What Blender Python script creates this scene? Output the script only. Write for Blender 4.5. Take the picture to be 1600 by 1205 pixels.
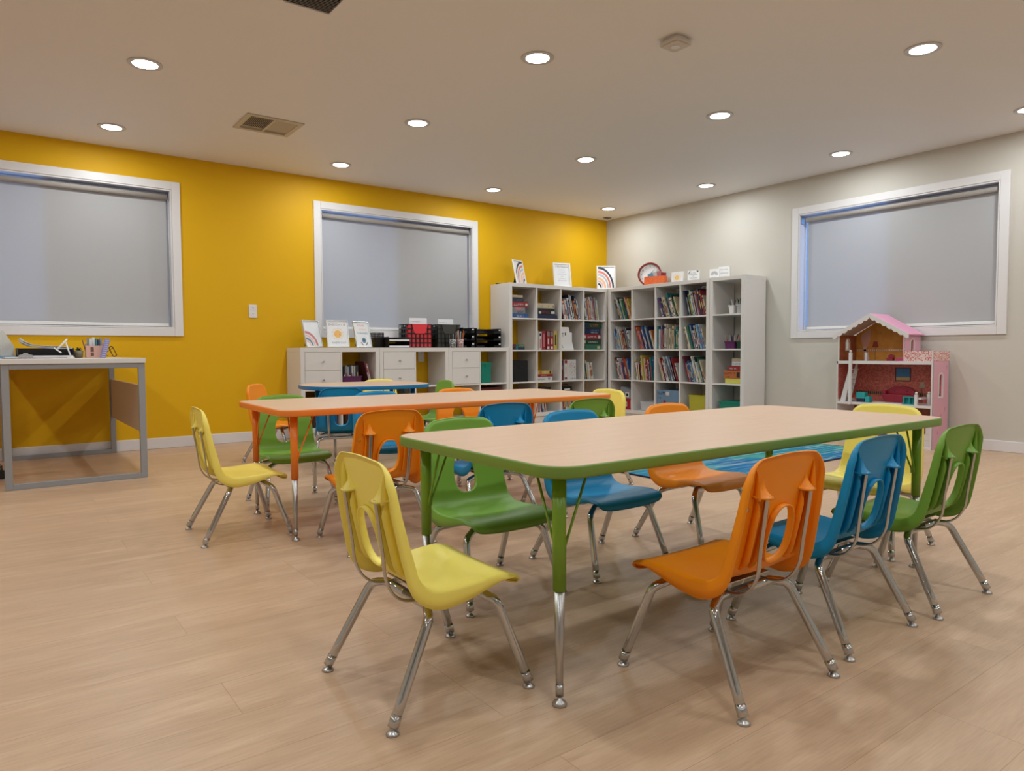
import bpy, bmesh, math, random
from mathutils import Vector, Matrix
for o in list(bpy.data.objects): bpy.data.objects.remove(o)
S = bpy.context.scene
COL = S.collection
PI = math.pi
rnd = random.Random(7)

# ------------------------------------------------------------------ camera, world, exposure
FOC, TILT, AZ, ROLL, CAMH = 1092.36, .0479, .6395, -.0047, .7926
Fv = Vector((math.sin(AZ)*math.cos(TILT), math.cos(AZ)*math.cos(TILT), -math.sin(TILT)))
R0 = Vector((math.cos(AZ), -math.sin(AZ), 0)); U0 = R0.cross(Fv)
Rv = R0*math.cos(ROLL)+U0*math.sin(ROLL); Uv = U0*math.cos(ROLL)-R0*math.sin(ROLL)
cam = bpy.data.cameras.new('camera'); cam.sensor_width = 36; cam.lens = FOC/1600*36
cam.clip_start = .05
camo = bpy.data.objects.new('camera', cam); COL.objects.link(camo)
camo.matrix_world = Matrix(((Rv.x, Uv.x, -Fv.x, 0), (Rv.y, Uv.y, -Fv.y, 0), (Rv.z, Uv.z, -Fv.z, CAMH), (0, 0, 0, 1)))
S.camera = camo
w = bpy.data.worlds.new('daylight'); S.world = w; w.use_nodes = True
w.node_tree.nodes['Background'].inputs[0].default_value = (.25, .47, 1, 1)
w.node_tree.nodes['Background'].inputs[1].default_value = 1.4
S.view_settings.view_transform = 'Standard'; S.view_settings.look = 'None'
S.view_settings.gamma = 1; S.view_settings.use_curve_mapping = False
S.view_settings.exposure = 0.12
LAMP_W = 3.2
LAMP_COL = (.885, .97, 1)
XW, YW, H = 6.285, 6.431, 2.44
XB, YB = -2.6, -2.6

# ------------------------------------------------------------------ materials
def lin(c):
    return tuple(((v/12.92) if v <= .04045 else ((v+.055)/1.055)**2.4) for v in c)
def rgb(r, g, b): return lin((r/255, g/255, b/255))
_m = {}
def mat(name, c, rough=.5, metal=0, emit=0, spec=.5, alpha=1, bump=0, bscale=200, coat=0, trans=0):
    if name in _m: return _m[name]
    m = bpy.data.materials.new(name); m.use_nodes = True
    nt = m.node_tree; b = nt.nodes['Principled BSDF']
    b.inputs['Base Color'].default_value = (*c, 1)
    b.inputs['Roughness'].default_value = rough; b.inputs['Metallic'].default_value = metal
    b.inputs['Specular IOR Level'].default_value = spec
    b.inputs['Coat Weight'].default_value = coat
    b.inputs['Transmission Weight'].default_value = trans
    b.inputs['Alpha'].default_value = alpha
    if emit:
        b.inputs['Emission Color'].default_value = (*c, 1); b.inputs['Emission Strength'].default_value = emit
    if bump:
        n = nt.nodes.new('ShaderNodeTexNoise'); n.inputs['Scale'].default_value = bscale
        tc = nt.nodes.new('ShaderNodeTexCoord'); nt.links.new(tc.outputs['Object'], n.inputs['Vector'])
        bp = nt.nodes.new('ShaderNodeBump'); bp.inputs['Strength'].default_value = bump; bp.inputs['Distance'].default_value = .002
        nt.links.new(n.outputs['Fac'], bp.inputs['Height']); nt.links.new(bp.outputs['Normal'], b.inputs['Normal'])
    m.diffuse_color = (*c, 1)
    _m[name] = m
    return m
def N(nt, t, **k):
    n = nt.nodes.new(t)
    for a, v in k.items():
        if a in n.inputs: n.inputs[a].default_value = v
        else: setattr(n, a, v)
    return n
def ramp(nt, stops):
    r = nt.nodes.new('ShaderNodeValToRGB'); e = r.color_ramp.elements
    while len(e) > 1: e.remove(e[-1])
    e[0].position, e[0].color = stops[0][0], (*stops[0][1], 1)
    for p, c in stops[1:]:
        q = e.new(p); q.color = (*c, 1)
    return r

def floor_mat():
    m = bpy.data.materials.new('maple_vinyl_planks'); m.use_nodes = True; nt = m.node_tree; L = nt.links
    b = nt.nodes['Principled BSDF']; tc = N(nt, 'ShaderNodeTexCoord')
    mp = N(nt, 'ShaderNodeMapping'); L.new(tc.outputs['Object'], mp.inputs['Vector'])
    mp.inputs['Location'].default_value = (.35, .06, 0)
    br = N(nt, 'ShaderNodeTexBrick', offset=.37, offset_frequency=3)
    br.inputs['Color1'].default_value = (0, 0, 0, 1); br.inputs['Color2'].default_value = (1, 1, 1, 1)
    br.inputs['Mortar'].default_value = (.5, .5, .5, 1)
    br.inputs['Scale'].default_value = 1; br.inputs['Mortar Size'].default_value = .0008
    br.inputs['Mortar Smooth'].default_value = .1; br.inputs['Brick Width'].default_value = 1.22; br.inputs['Row Height'].default_value = .18
    L.new(mp.outputs['Vector'], br.inputs['Vector'])
    # grain stretched along the planks, shifted per plank
    sc = N(nt, 'ShaderNodeVectorMath', operation='SCALE'); sc.inputs['Scale'].default_value = 7
    L.new(br.outputs['Color'], sc.inputs[0])
    ad = N(nt, 'ShaderNodeVectorMath', operation='ADD'); L.new(tc.outputs['Object'], ad.inputs[0]); L.new(sc.outputs[0], ad.inputs[1])
    m2 = N(nt, 'ShaderNodeMapping'); m2.inputs['Scale'].default_value = (1.1, 9, 1); L.new(ad.outputs[0], m2.inputs['Vector'])
    n1 = N(nt, 'ShaderNodeTexNoise'); n1.inputs['Scale'].default_value = 2.2; n1.inputs['Detail'].default_value = 7; n1.inputs['Roughness'].default_value = .62; n1.inputs['Distortion'].default_value = .7
    L.new(m2.outputs[0], n1.inputs['Vector'])
    m3 = N(nt, 'ShaderNodeMapping'); m3.inputs['Scale'].default_value = (6, 95, 1); L.new(ad.outputs[0], m3.inputs['Vector'])
    n2 = N(nt, 'ShaderNodeTexNoise'); n2.inputs['Scale'].default_value = 2.5; n2.inputs['Detail'].default_value = 3
    L.new(m3.outputs[0], n2.inputs['Vector'])
    r1 = ramp(nt, [(.25, rgb(190, 157, 127)), (.5, rgb(201, 168, 138)), (.72, rgb(212, 181, 151))]); L.new(n1.outputs['Fac'], r1.inputs[0])
    r2 = ramp(nt, [(.3, (.86, .86, .86)), (.6, (1, 1, 1))]); L.new(n2.outputs['Fac'], r2.inputs[0])
    mx = N(nt, 'ShaderNodeMix', data_type='RGBA', blend_type='MULTIPLY'); mx.inputs[0].default_value = .8
    L.new(r1.outputs[0], mx.inputs[6]); L.new(r2.outputs[0], mx.inputs[7])
    r3 = ramp(nt, [(0, (.965, .965, .965)), (1, (1.02, 1.015, 1.01))]); L.new(br.outputs['Color'], r3.inputs[0])
    mx2 = N(nt, 'ShaderNodeMix', data_type='RGBA', blend_type='MULTIPLY'); mx2.inputs[0].default_value = 1
    L.new(mx.outputs[2], mx2.inputs[6]); L.new(r3.outputs[0], mx2.inputs[7])
    mx3 = N(nt, 'ShaderNodeMix', data_type='RGBA'); L.new(br.outputs['Fac'], mx3.inputs[0])
    L.new(mx2.outputs[2], mx3.inputs[6]); mx3.inputs[7].default_value = (*rgb(172, 138, 110), 1)
    L.new(mx3.outputs[2], b.inputs['Base Color'])
    b.inputs['Roughness'].default_value = .38; b.inputs['Specular IOR Level'].default_value = .35
    bp = N(nt, 'ShaderNodeBump'); bp.inputs['Strength'].default_value = .12; bp.inputs['Distance'].default_value = .002
    L.new(n2.outputs['Fac'], bp.inputs['Height']); L.new(bp.outputs[0], b.inputs['Normal'])
    return m
def laminate_mat():
    m = bpy.data.materials.new('maple_laminate'); m.use_nodes = True; nt = m.node_tree; L = nt.links
    b = nt.nodes['Principled BSDF']; tc = N(nt, 'ShaderNodeTexCoord')
    m2 = N(nt, 'ShaderNodeMapping'); m2.inputs['Scale'].default_value = (2, 40, 1); L.new(tc.outputs['Object'], m2.inputs['Vector'])
    n1 = N(nt, 'ShaderNodeTexNoise'); n1.inputs['Scale'].default_value = 2; n1.inputs['Detail'].default_value = 5
    L.new(m2.outputs[0], n1.inputs['Vector'])
    r1 = ramp(nt, [(.3, rgb(205, 171, 143)), (.7, rgb(214, 181, 153))]); L.new(n1.outputs['Fac'], r1.inputs[0])
    L.new(r1.outputs[0], b.inputs['Base Color'])
    b.inputs['Roughness'].default_value = .42; b.inputs['Specular IOR Level'].default_value = .35
    return m
def rug_mat():
    m = bpy.data.materials.new('blue_green_streaked_carpet'); m.use_nodes = True; nt = m.node_tree; L = nt.links
    b = nt.nodes['Principled BSDF']; tc = N(nt, 'ShaderNodeTexCoord')
    m1 = N(nt, 'ShaderNodeMapping'); m1.inputs['Scale'].default_value = (.5, .9, 1); L.new(tc.outputs['Object'], m1.inputs['Vector'])
    n1 = N(nt, 'ShaderNodeTexNoise'); n1.inputs['Scale'].default_value = 2.0; n1.inputs['Detail'].default_value = 2; L.new(m1.outputs[0], n1.inputs['Vector'])
    r1 = ramp(nt, [(.36, rgb(15, 85, 160)), (.46, rgb(20, 120, 160)), (.54, rgb(60, 160, 140)), (.66, rgb(140, 190, 110))]); L.new(n1.outputs['Fac'], r1.inputs[0])
    m2 = N(nt, 'ShaderNodeMapping'); m2.inputs['Scale'].default_value = (.7, 22, 1); m2.inputs['Rotation'].default_value = (0, 0, .12); L.new(tc.outputs['Object'], m2.inputs['Vector'])
    n2 = N(nt, 'ShaderNodeTexNoise'); n2.inputs['Scale'].default_value = 1.6; n2.inputs['Detail'].default_value = 4; L.new(m2.outputs[0], n2.inputs['Vector'])
    r2 = ramp(nt, [(.34, rgb(5, 35, 90)), (.44, rgb(60, 140, 170)), (.52, rgb(20, 90, 140)), (.58, rgb(210, 235, 200)), (.62, rgb(30, 110, 150))]); L.new(n2.outputs['Fac'], r2.inputs[0])
    mx = N(nt, 'ShaderNodeMix', data_type='RGBA'); mx.inputs[0].default_value = .55
    L.new(r1.outputs[0], mx.inputs[6]); L.new(r2.outputs[0], mx.inputs[7]); L.new(mx.outputs[2], b.inputs['Base Color'])
    b.inputs['Roughness'].default_value = .95; b.inputs['Specular IOR Level'].default_value = .1
    return m
def blind_mat():
    m = bpy.data.materials.new('grey_roller_fabric'); m.use_nodes = True; nt = m.node_tree; L = nt.links
    nt.nodes.remove(nt.nodes['Principled BSDF']); out = nt.nodes['Material Output']
    d = N(nt, 'ShaderNodeBsdfDiffuse'); d.inputs[0].default_value = (*rgb(222, 220, 220), 1)
    t = N(nt, 'ShaderNodeBsdfTranslucent'); t.inputs[0].default_value = (*rgb(205, 205, 205), 1)
    mx = N(nt, 'ShaderNodeMixShader'); mx.inputs[0].default_value = .42
    L.new(d.outputs[0], mx.inputs[1]); L.new(t.outputs[0], mx.inputs[2]); L.new(mx.outputs[0], out.inputs[0])
    return m
def pane_mat(name, col, tr):
    m = bpy.data.materials.new(name); m.use_nodes = True; nt = m.node_tree; L = nt.links
    nt.nodes.remove(nt.nodes['Principled BSDF']); out = nt.nodes['Material Output']
    t = N(nt, 'ShaderNodeBsdfTransparent'); t.inputs[0].default_value = (*col, 1)
    g = N(nt, 'ShaderNodeBsdfGlossy'); g.inputs['Roughness'].default_value = .03
    mx = N(nt, 'ShaderNodeMixShader'); mx.inputs[0].default_value = 1-tr
    L.new(t.outputs[0], mx.inputs[1]); L.new(g.outputs[0], mx.inputs[2]); L.new(mx.outputs[0], out.inputs[0])
    return m
def wall_mat(name, c):
    return mat(name, c, .6, spec=.3, bump=.15, bscale=60)
def stripes(name, c1, c2, axis=1, n=40, duty=.5):
    m = bpy.data.materials.new(name); m.use_nodes = True; nt = m.node_tree; L = nt.links
    b = nt.nodes['Principled BSDF']; tc = N(nt, 'ShaderNodeTexCoord'); sp = N(nt, 'ShaderNodeSeparateXYZ')
    L.new(tc.outputs['Object'], sp.inputs[0])
    mu = N(nt, 'ShaderNodeMath', operation='MULTIPLY'); mu.inputs[1].default_value = n; L.new(sp.outputs[axis], mu.inputs[0])
    fr = N(nt, 'ShaderNodeMath', operation='FRACT'); L.new(mu.outputs[0], fr.inputs[0])
    gt = N(nt, 'ShaderNodeMath', operation='GREATER_THAN'); gt.inputs[1].default_value = duty; L.new(fr.outputs[0], gt.inputs[0])
    mx = N(nt, 'ShaderNodeMix', data_type='RGBA'); L.new(gt.outputs[0], mx.inputs[0])
    mx.inputs[6].default_value = (*c1, 1); mx.inputs[7].default_value = (*c2, 1); L.new(mx.outputs[2], b.inputs['Base Color'])
    b.inputs['Roughness'].default_value = .55
    return m
def mottled(name, c1, c2, scale=30, rough=.6):
    m = bpy.data.materials.new(name); m.use_nodes = True; nt = m.node_tree; L = nt.links
    b = nt.nodes['Principled BSDF']; tc = N(nt, 'ShaderNodeTexCoord')
    n1 = N(nt, 'ShaderNodeTexNoise'); n1.inputs['Scale'].default_value = scale; n1.inputs['Detail'].default_value = 3; L.new(tc.outputs['Object'], n1.inputs['Vector'])
    r1 = ramp(nt, [(.42, c1), (.58, c2)]); L.new(n1.outputs['Fac'], r1.inputs[0]); L.new(r1.outputs[0], b.inputs['Base Color'])
    b.inputs['Roughness'].default_value = rough
    return m

M_FLOOR = floor_mat(); M_LAM = laminate_mat(); M_RUG = rug_mat(); M_BLIND = blind_mat()
M_YEL = wall_mat('yellow_paint', rgb(224, 172, 0)); M_BEI = wall_mat('beige_paint', rgb(204, 198, 188))
M_CEIL = wall_mat('ceiling_paint', rgb(232, 228, 226))
M_TRIM = mat('white_trim_paint', rgb(226, 222, 222), .35)
M_VINYL = mat('white_vinyl', rgb(225, 228, 235), .3)
M_CHROME = mat('chrome', rgb(196, 200, 204), .10, 1)
M_DULL = mat('brushed_steel', rgb(186, 186, 186), .30, 1)
M_SHELF = mat('white_shelf_laminate', rgb(222, 217, 213), .4)
M_WHITE = mat('white_plastic', rgb(232, 230, 228), .4)
M_BLACK = mat('black_plastic', rgb(22, 21, 22), .35)
M_PAPER = mat('paper', rgb(235, 235, 238), .7)
M_PAGES = mat('book_pages', rgb(205, 195, 180), .8)
M_INK = mat('dark_ink', rgb(50, 50, 58), .7)
M_GREYTUBE = mat('grey_powder_coated_steel', rgb(150, 150, 152), .45)
M_PINKP = mat('pink_plastic', rgb(225, 175, 160), .5)
CH = dict(yellow=rgb(253, 234, 112), orange=rgb(250, 147, 8), blue=rgb(0, 138, 192), green=rgb(118, 165, 58))
M_CH = {k: mat(k+'_moulded_plastic', v, .42, spec=.45, bump=.08, bscale=900) for k, v in CH.items()}
M_EDGE = dict(green=mat('green_edge_band', rgb(112, 143, 58), .4), orange=mat('orange_edge_band', rgb(240, 132, 45), .4), blue=mat('blue_edge_band', rgb(0, 116, 170), .4))
M_TLEG = dict(green=mat('green_leg_enamel', rgb(118, 158, 40), .3), orange=mat('orange_leg_enamel', rgb(242, 134, 40), .3), blue=mat('blue_leg_enamel', rgb(0, 110, 165), .3))

# ------------------------------------------------------------------ mesh builder
class MB:
    def __init__(s): s.v = []; s.f = []; s.m = []; s.sm = []; s.T = Matrix()
    def add(s, vs, fs, m=0, smooth=False):
        b = len(s.v); s.v += [tuple(s.T @ Vector(p)) for p in vs]
        for f in fs: s.f.append(tuple(i+b for i in f)); s.m.append(m); s.sm.append(smooth)
    def box(s, x0, x1, y0, y1, z0, z1, m=0):
        vs = [(x, y, z) for z in (z0, z1) for y in (y0, y1) for x in (x0, x1)]
        s.add(vs, [(0, 2, 3, 1), (4, 5, 7, 6), (0, 1, 5, 4), (2, 6, 7, 3), (0, 4, 6, 2), (1, 3, 7, 5)], m)
    def prism(s, pts, a0, a1, axis='z', m=0, smooth=False):
        def P(p, a):
            return {'z': (p[0], p[1], a), 'y': (p[0], a, p[1]), 'x': (a, p[0], p[1])}[axis]
        n = len(pts); vs = [P(p, a0) for p in pts]+[P(p, a1) for p in pts]
        s.add(vs, [tuple(range(n))[::-1], tuple(range(n, 2*n))], m)
        b = len(s.v)-2*n
        for i in range(n):
            j = (i+1) % n; s.f.append((b+i, b+j, b+n+j, b+n+i)); s.m.append(m); s.sm.append(smooth)
    def ring(s, outer, inner, a0, a1, axis='z', m=0):
        def P(p, a):
            return {'z': (p[0], p[1], a), 'y': (p[0], a, p[1]), 'x': (a, p[0], p[1])}[axis]
        n = len(outer); vs = [P(p, a) for a in (a0, a1) for q in (outer, inner) for p in q]
        fs = []
        for i in range(n):
            j = (i+1) % n
            fs += [(i, n+i, n+j, j), (2*n+i, 2*n+j, 3*n+j, 3*n+i), (i, j, 2*n+j, 2*n+i), (n+i, 3*n+i, 3*n+j, n+j)]
        s.add(vs, fs, m)
    def tube(s, path, r, seg=12, m=0, cap=True, flat=None):
        P = [Vector(p) for p in path]; n = len(P)
        rs = r if isinstance(r, (list, tuple)) else [r]*n
        up = None; vs = []
        for i in range(n):
            t = (P[min(i+1, n-1)]-P[max(i-1, 0)]).normalized()
            if up is None:
                a = Vector((0, 0, 1)) if abs(t.z) < .9 else Vector((0, 1, 0))
                if flat is not None: a = Vector(flat)
                up = (a-t*a.dot(t)).normalized()
            up = (up-t*up.dot(t)).normalized(); sd = t.cross(up)
            for k in range(seg):
                a = 2*PI*k/seg
                ru, rsd = (rs[i], rs[i]) if not isinstance(rs[i], tuple) else rs[i]
                vs.append(P[i]+up*math.cos(a)*ru+sd*math.sin(a)*rsd)
        fs = [(i*seg+k, i*seg+(k+1) % seg, (i+1)*seg+(k+1) % seg, (i+1)*seg+k) for i in range(n-1) for k in range(seg)]
        s.add(vs, fs, m, True)
        if cap:
            b = len(s.v)-n*seg
            s.f.append(tuple(b+k for k in range(seg))[::-1]); s.m.append(m); s.sm.append(False)
            s.f.append(tuple(b+(n-1)*seg+k for k in range(seg))); s.m.append(m); s.sm.append(False)
    def lathe(s, prof, c=(0, 0, 0), seg=20, m=0, smooth=True):
        vs = []; n = len(prof)
        for r, z in prof:
            for k in range(seg): a = 2*PI*k/seg; vs.append((c[0]+r*math.cos(a), c[1]+r*math.sin(a), c[2]+z))
        fs = [(i*seg+k, i*seg+(k+1) % seg, (i+1)*seg+(k+1) % seg, (i+1)*seg+k) for i in range(n-1) for k in range(seg)]
        s.add(vs, fs, m, smooth)
        b = len(s.v)-n*seg
        s.f.append(tuple(b+k for k in range(seg))[::-1]); s.m.append(m); s.sm.append(False)
        s.f.append(tuple(b+(n-1)*seg+k for k in range(seg))); s.m.append(m); s.sm.append(False)
    def grid(s, rows, m=0, closed=False, smooth=True):
        n = len(rows[0]); vs = [p for r in rows for p in r]; fs = []
        for i in range(len(rows)-1):
            for k in range(n if closed else n-1):
                fs.append((i*n+k, i*n+(k+1) % n, (i+1)*n+(k+1) % n, (i+1)*n+k))
        s.add(vs, fs, m, smooth)
    def ball(s, c, r, m=0, seg=12, zs=1):
        prof = [(r*math.sin(PI*i/8)+1e-5, -r*zs*math.cos(PI*i/8)) for i in range(9)]
        s.lathe(prof, c, seg, m)
    def text(s, body, size, x, z, y, m=0, align='CENTER', spacing=1, shear=0, rot=None):
        """flat lettering standing in the xz plane at depth y, facing -y"""
        cu = bpy.data.curves.new('t', 'FONT'); cu.body = body; cu.size = size; cu.align_x = align; cu.align_y = 'CENTER'
        cu.space_character = spacing; cu.shear = shear; cu.resolution_u = 2
        o = bpy.data.objects.new('t', cu); COL.objects.link(o)
        me = bpy.data.meshes.new_from_object(o)
        vs = [(x+v.co.x, y, z+v.co.y) for v in me.vertices]
        s.add(vs, [tuple(p.vertices) for p in me.polygons], m)
        bpy.data.objects.remove(o); bpy.data.curves.remove(cu); bpy.data.meshes.remove(me)
    def build(s, name, mats, parent=None, bevel=0, link=True):
        me = bpy.data.meshes.new(name); me.from_pydata(s.v, [], s.f)
        if not isinstance(mats, (list, tuple)): mats = [mats]
        for q in mats: me.materials.append(q)
        me.polygons.foreach_set('material_index', s.m); me.polygons.foreach_set('use_smooth', s.sm)
        me.update()
        o = bpy.data.objects.new(name, me); COL.objects.link(o)
        if parent: o.parent = parent
        if bevel:
            b = o.modifiers.new('bevel', 'BEVEL'); b.width = bevel; b.segments = 2; b.limit_method = 'ANGLE'; b.angle_limit = .7
        return o
def fixn(o):
    bm = bmesh.new(); bm.from_mesh(o.data); bmesh.ops.recalc_face_normals(bm, faces=bm.faces); bm.to_mesh(o.data); bm.free()
def tag(o, label, cat, group=None):
    o['label'] = label; o['category'] = cat
    if group: o['group'] = group
    return o
def empty(name, loc=(0, 0, 0), rz=0, label=None, cat=None, group=None, rot=None):
    o = bpy.data.objects.new(name, None); COL.objects.link(o); o.location = loc
    o.rotation_euler = rot if rot else (0, 0, rz); o.empty_display_size = .05
    if label: tag(o, label, cat, group)
    return o
def copy_tree(o, parent=None):
    c = o.copy(); COL.objects.link(c); c.parent = parent
    for ch in list(o.children): copy_tree(ch, c)
    return c
def struct(o): o['kind'] = 'structure'; return o
def rrect(cx, cy, w, d, r, n=8):
    pts = []
    for (sx, sy, a0) in ((1, 1, 0), (-1, 1, PI/2), (-1, -1, PI), (1, -1, 3*PI/2)):
        for k in range(n+1):
            a = a0+PI/2*k/n; pts.append((cx+sx*(w/2-r)+r*math.cos(a), cy+sy*(d/2-r)+r*math.sin(a)))
    return pts
def circ(cx, cy, r, n=24, a0=0, a1=2*PI):
    return [(cx+r*math.cos(a0+(a1-a0)*k/n), cy+r*math.sin(a0+(a1-a0)*k/n)) for k in range(n)]
def ordn(i): return ['first', 'second', 'third', 'fourth', 'fifth', 'sixth', 'seventh', 'eighth', 'ninth', 'tenth', 'eleventh', 'twelfth', 'thirteenth', 'fourteenth', 'fifteenth', 'sixteenth', 'seventeenth', 'eighteenth', 'nineteenth', 'twentieth', 'twenty-first', 'twenty-second', 'twenty-third'][i]

# ------------------------------------------------------------------ room shell
TH = .16
def wall_y(name, y0, y1, x0, x1, holes, m):     # wall spanning x with openings (hx0,hx1,hz0,hz1)
    b = MB(); xs = x0
    for hx0, hx1, hz0, hz1 in sorted(holes):
        b.box(xs, hx0, y0, y1, 0, H); b.box(hx0, hx1, y0, y1, 0, hz0); b.box(hx0, hx1, y0, y1, hz1, H); xs = hx1
    b.box(xs, x1, y0, y1, 0, H); return struct(b.build(name, m))
def wall_x(name, x0, x1, y0, y1, holes, m):
    b = MB(); ys = y0
    for h0, h1, hz0, hz1 in sorted(holes):
        b.box(x0, x1, ys, h0, 0, H); b.box(x0, x1, h0, h1, 0, hz0); b.box(x0, x1, h0, h1, hz1, H); ys = h1
    b.box(x0, x1, ys, y1, 0, H); return struct(b.build(name, m))
b = MB(); b.box(XB-TH, XW+TH, YB-TH, YW+TH, -.1, 0); struct(b.build('floor', M_FLOOR))
b = MB(); b.box(XB-TH, XW+TH, YB-TH, YW+TH, H, H+.1); struct(b.build('ceiling', M_CEIL))
W1 = (-.55+.07, 1.246, 1.004, 2.156); W2 = (2.532, 4.2515, 1.004, 2.156); W3 = (2.123, 3.802, .978, 2.099)
wall_y('wall_left', YW, YW+TH, XB, XW, [W1, W2], M_YEL)
wall_x('wall_right', XW, XW+TH, YB, YW+TH, [W3], M_BEI)
wall_y('wall_near', YB-TH, YB, XB, XW, [], M_BEI)
wall_x('wall_rear', XB-TH, XB, YB-TH, YW+TH, [], M_BEI)
b = MB(); b.box(XB, XW-.013, YW-.013, YW, 0, .09); struct(b.build('baseboard_left', M_TRIM, bevel=.004))
b = MB(); b.box(XW-.013, XW, YB, YW, 0, .086); struct(b.build('baseboard_right', M_TRIM, bevel=.004))
b = MB(); b.box(XB+.013, XW-.013, YB, YB+.013, 0, .09); struct(b.build('baseboard_near', M_TRIM))
b = MB(); b.box(XB, XB+.013, YB+.013, YW-.013, 0, .09); struct(b.build('baseboard_rear', M_TRIM))

M_GLASS = pane_mat('window_glass', (.93, .96, .97), .93)
M_SCREEN = pane_mat('insect_screen_mesh', (.34, .34, .35), .97)
def window(n, T, wd, z0, z1, screen_right, label_blind, gapL=.014, gapR=.014):
    """local frame: x along the wall to the viewer's right, y outward through the wall, z up; origin = inner left edge on the wall face at floor"""
    root = empty('window_%d' % n); root.matrix_world = T; struct(root)
    b = MB(); t = .066
    b.box(-t, 0, -.016, 0, z0-t, z1+t); b.box(wd, wd+t, -.016, 0, z0-t, z1+t)
    b.box(0, wd, -.016, 0, z1, z1+t); b.box(0, wd, -.016, 0, z0-t, z0)
    b.build('window_trim', M_TRIM, root, bevel=.003)
    b = MB(); e = .002
    b.box(e, .012, -.012, .11, z0+e, z1-e); b.box(wd-.012, wd-e, -.012, .11, z0+e, z1-e)
    b.box(.012, wd-.012, -.012, .11, z0+e, z0+.012); b.box(.012, wd-.012, -.012, .11, z1-.012, z1-e)
    b.build('window_reveal', M_TRIM, root)
    b = MB(); f = .026; y0, y1 = .085, .125; a = .0125
    b.box(a, f, y0, y1, z0+a, z1-a); b.box(wd-f, wd-a, y0, y1, z0+a, z1-a); b.box(f, wd-f, y0, y1, z0+a, z0+.05); b.box(f, wd-f, y0, y1, z1-f, z1-a)
    b.box(wd/2-.03, wd/2+.03, y0, y1, z0+.05, z1-f)
    b.build('window_frame', M_VINYL, root, bevel=.003)
    b = MB(); b.box(f, wd/2-.03, .1, .104, z0+.05, z1-f); b.build('pane', M_GLASS, root)
    b = MB(); b.box(wd/2+.03, wd-f, .1, .104, z0+.05, z1-f); b.build('pane', M_GLASS, root)
    sx0, sx1 = (wd/2+.03, wd-f)
    b = MB(); b.box(sx0, sx1, .130, .1315, z0+f, z1-f); b.build('insect_screen', M_SCREEN, root)
    # roller blind inside the reveal
    rb = empty('roller_blind'); rb.matrix_world = T; tag(rb, label_blind, 'blind', 'grey roller blinds in the windows')
    zt = z1-.058; g = .0145
    b = MB(); b.tube([(gapL+.014, .034, zt), (wd-gapR-.014, .034, zt)], .021, 20); b.build('roller_tube', M_BLINDT, rb)
    b = MB(); yy = .034+.0215
    b.box(gapL+.018, wd-gapR-.018, yy-.0006, yy, z0+.041, zt+.0); b.build('blind_fabric', M_BLIND, rb)
    b = MB(); b.box(gapL+.018, wd-gapR-.018, yy-.008, yy+.006, z0+.018, z0+.042); b.build('bottom_rail', M_WHITE, rb, bevel=.003)
    for x0 in (g, wd-g-.004):
        b = MB(); b.box(x0, x0+.004, .008, .06, zt-.03, z1-.014); b.build('bracket', M_DULL, rb)
    b = MB(); b.tube([(wd-gapR-.006, .03, zt), (wd-gapR-.006, .03, z0+.2)], .0018, 6); b.build('pull_chain', M_WHITE, rb)
M_BLINDT = mat('grey_blind_roll', rgb(170, 162, 155), .8)
def Tm(ox, oy, ang): return Matrix.Translation((ox, oy, 0)) @ Matrix.Rotation(ang, 4, 'Z')
window(1, Tm(W1[0], YW, 0), W1[1]-W1[0], W1[2], W1[3], True, 'grey roller blind in the left window above the desk')
window(2, Tm(W2[0], YW, 0), W2[1]-W2[0], W2[2], W2[3], True, 'grey roller blind in the yellow wall window above the low cabinets')
window(3, Tm(XW, W3[1], -PI/2), W3[1]-W3[0], W3[2], W3[3], True, 'bluish grey roller blind in the beige wall window behind the dollhouse', gapL=.045)

# ------------------------------------------------------------------ ceiling lights
M_LENS = mat('lit_lens', (1, .97, .93), .4, emit=14)
M_DTRIM = mat('downlight_trim', rgb(200, 196, 192), .35)
proto = None
rowname = {0: 'nearest row', 1: 'second row', 2: 'third row', 3: 'far row'}
LX = [-.95, .755, 2.51, 4.145, 5.765]; LY = [-1.1, .4, 1.79, 3.12, 4.497, 5.875]
vis = {(1, 4): 'upper left of the photo near the yellow wall, larger', (1, 5): 'by yellow wall above left window',
       }
names = {(1, 4): 'round ceiling downlight above the yellow chair at the left of the room',
 (1, 5): 'round ceiling downlight nearest the top of the left window',
 (2, 3): 'round ceiling downlight large at top centre left of the smoke detector',
 (2, 4): 'round ceiling downlight midway between large centre downlight and window light',
 (2, 5): 'round ceiling downlight over the yellow wall between the two windows',
 (3, 2): 'round ceiling downlight large at the top right of the photo',
 (3, 3): 'round ceiling downlight right of centre below the smoke detector',
 (3, 4): 'round ceiling downlight over the middle of the room above the shelving',
 (3, 5): 'round ceiling downlight by the yellow wall left of the corner shelving',
 (4, 2): 'round ceiling downlight cut by the right edge of the photo',
 (4, 3): 'round ceiling downlight over the window behind the dollhouse',
 (4, 4): 'round ceiling downlight beside the beige wall left of its window',
 (4, 5): 'round ceiling downlight nearest the corner of yellow and beige walls'}
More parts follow.
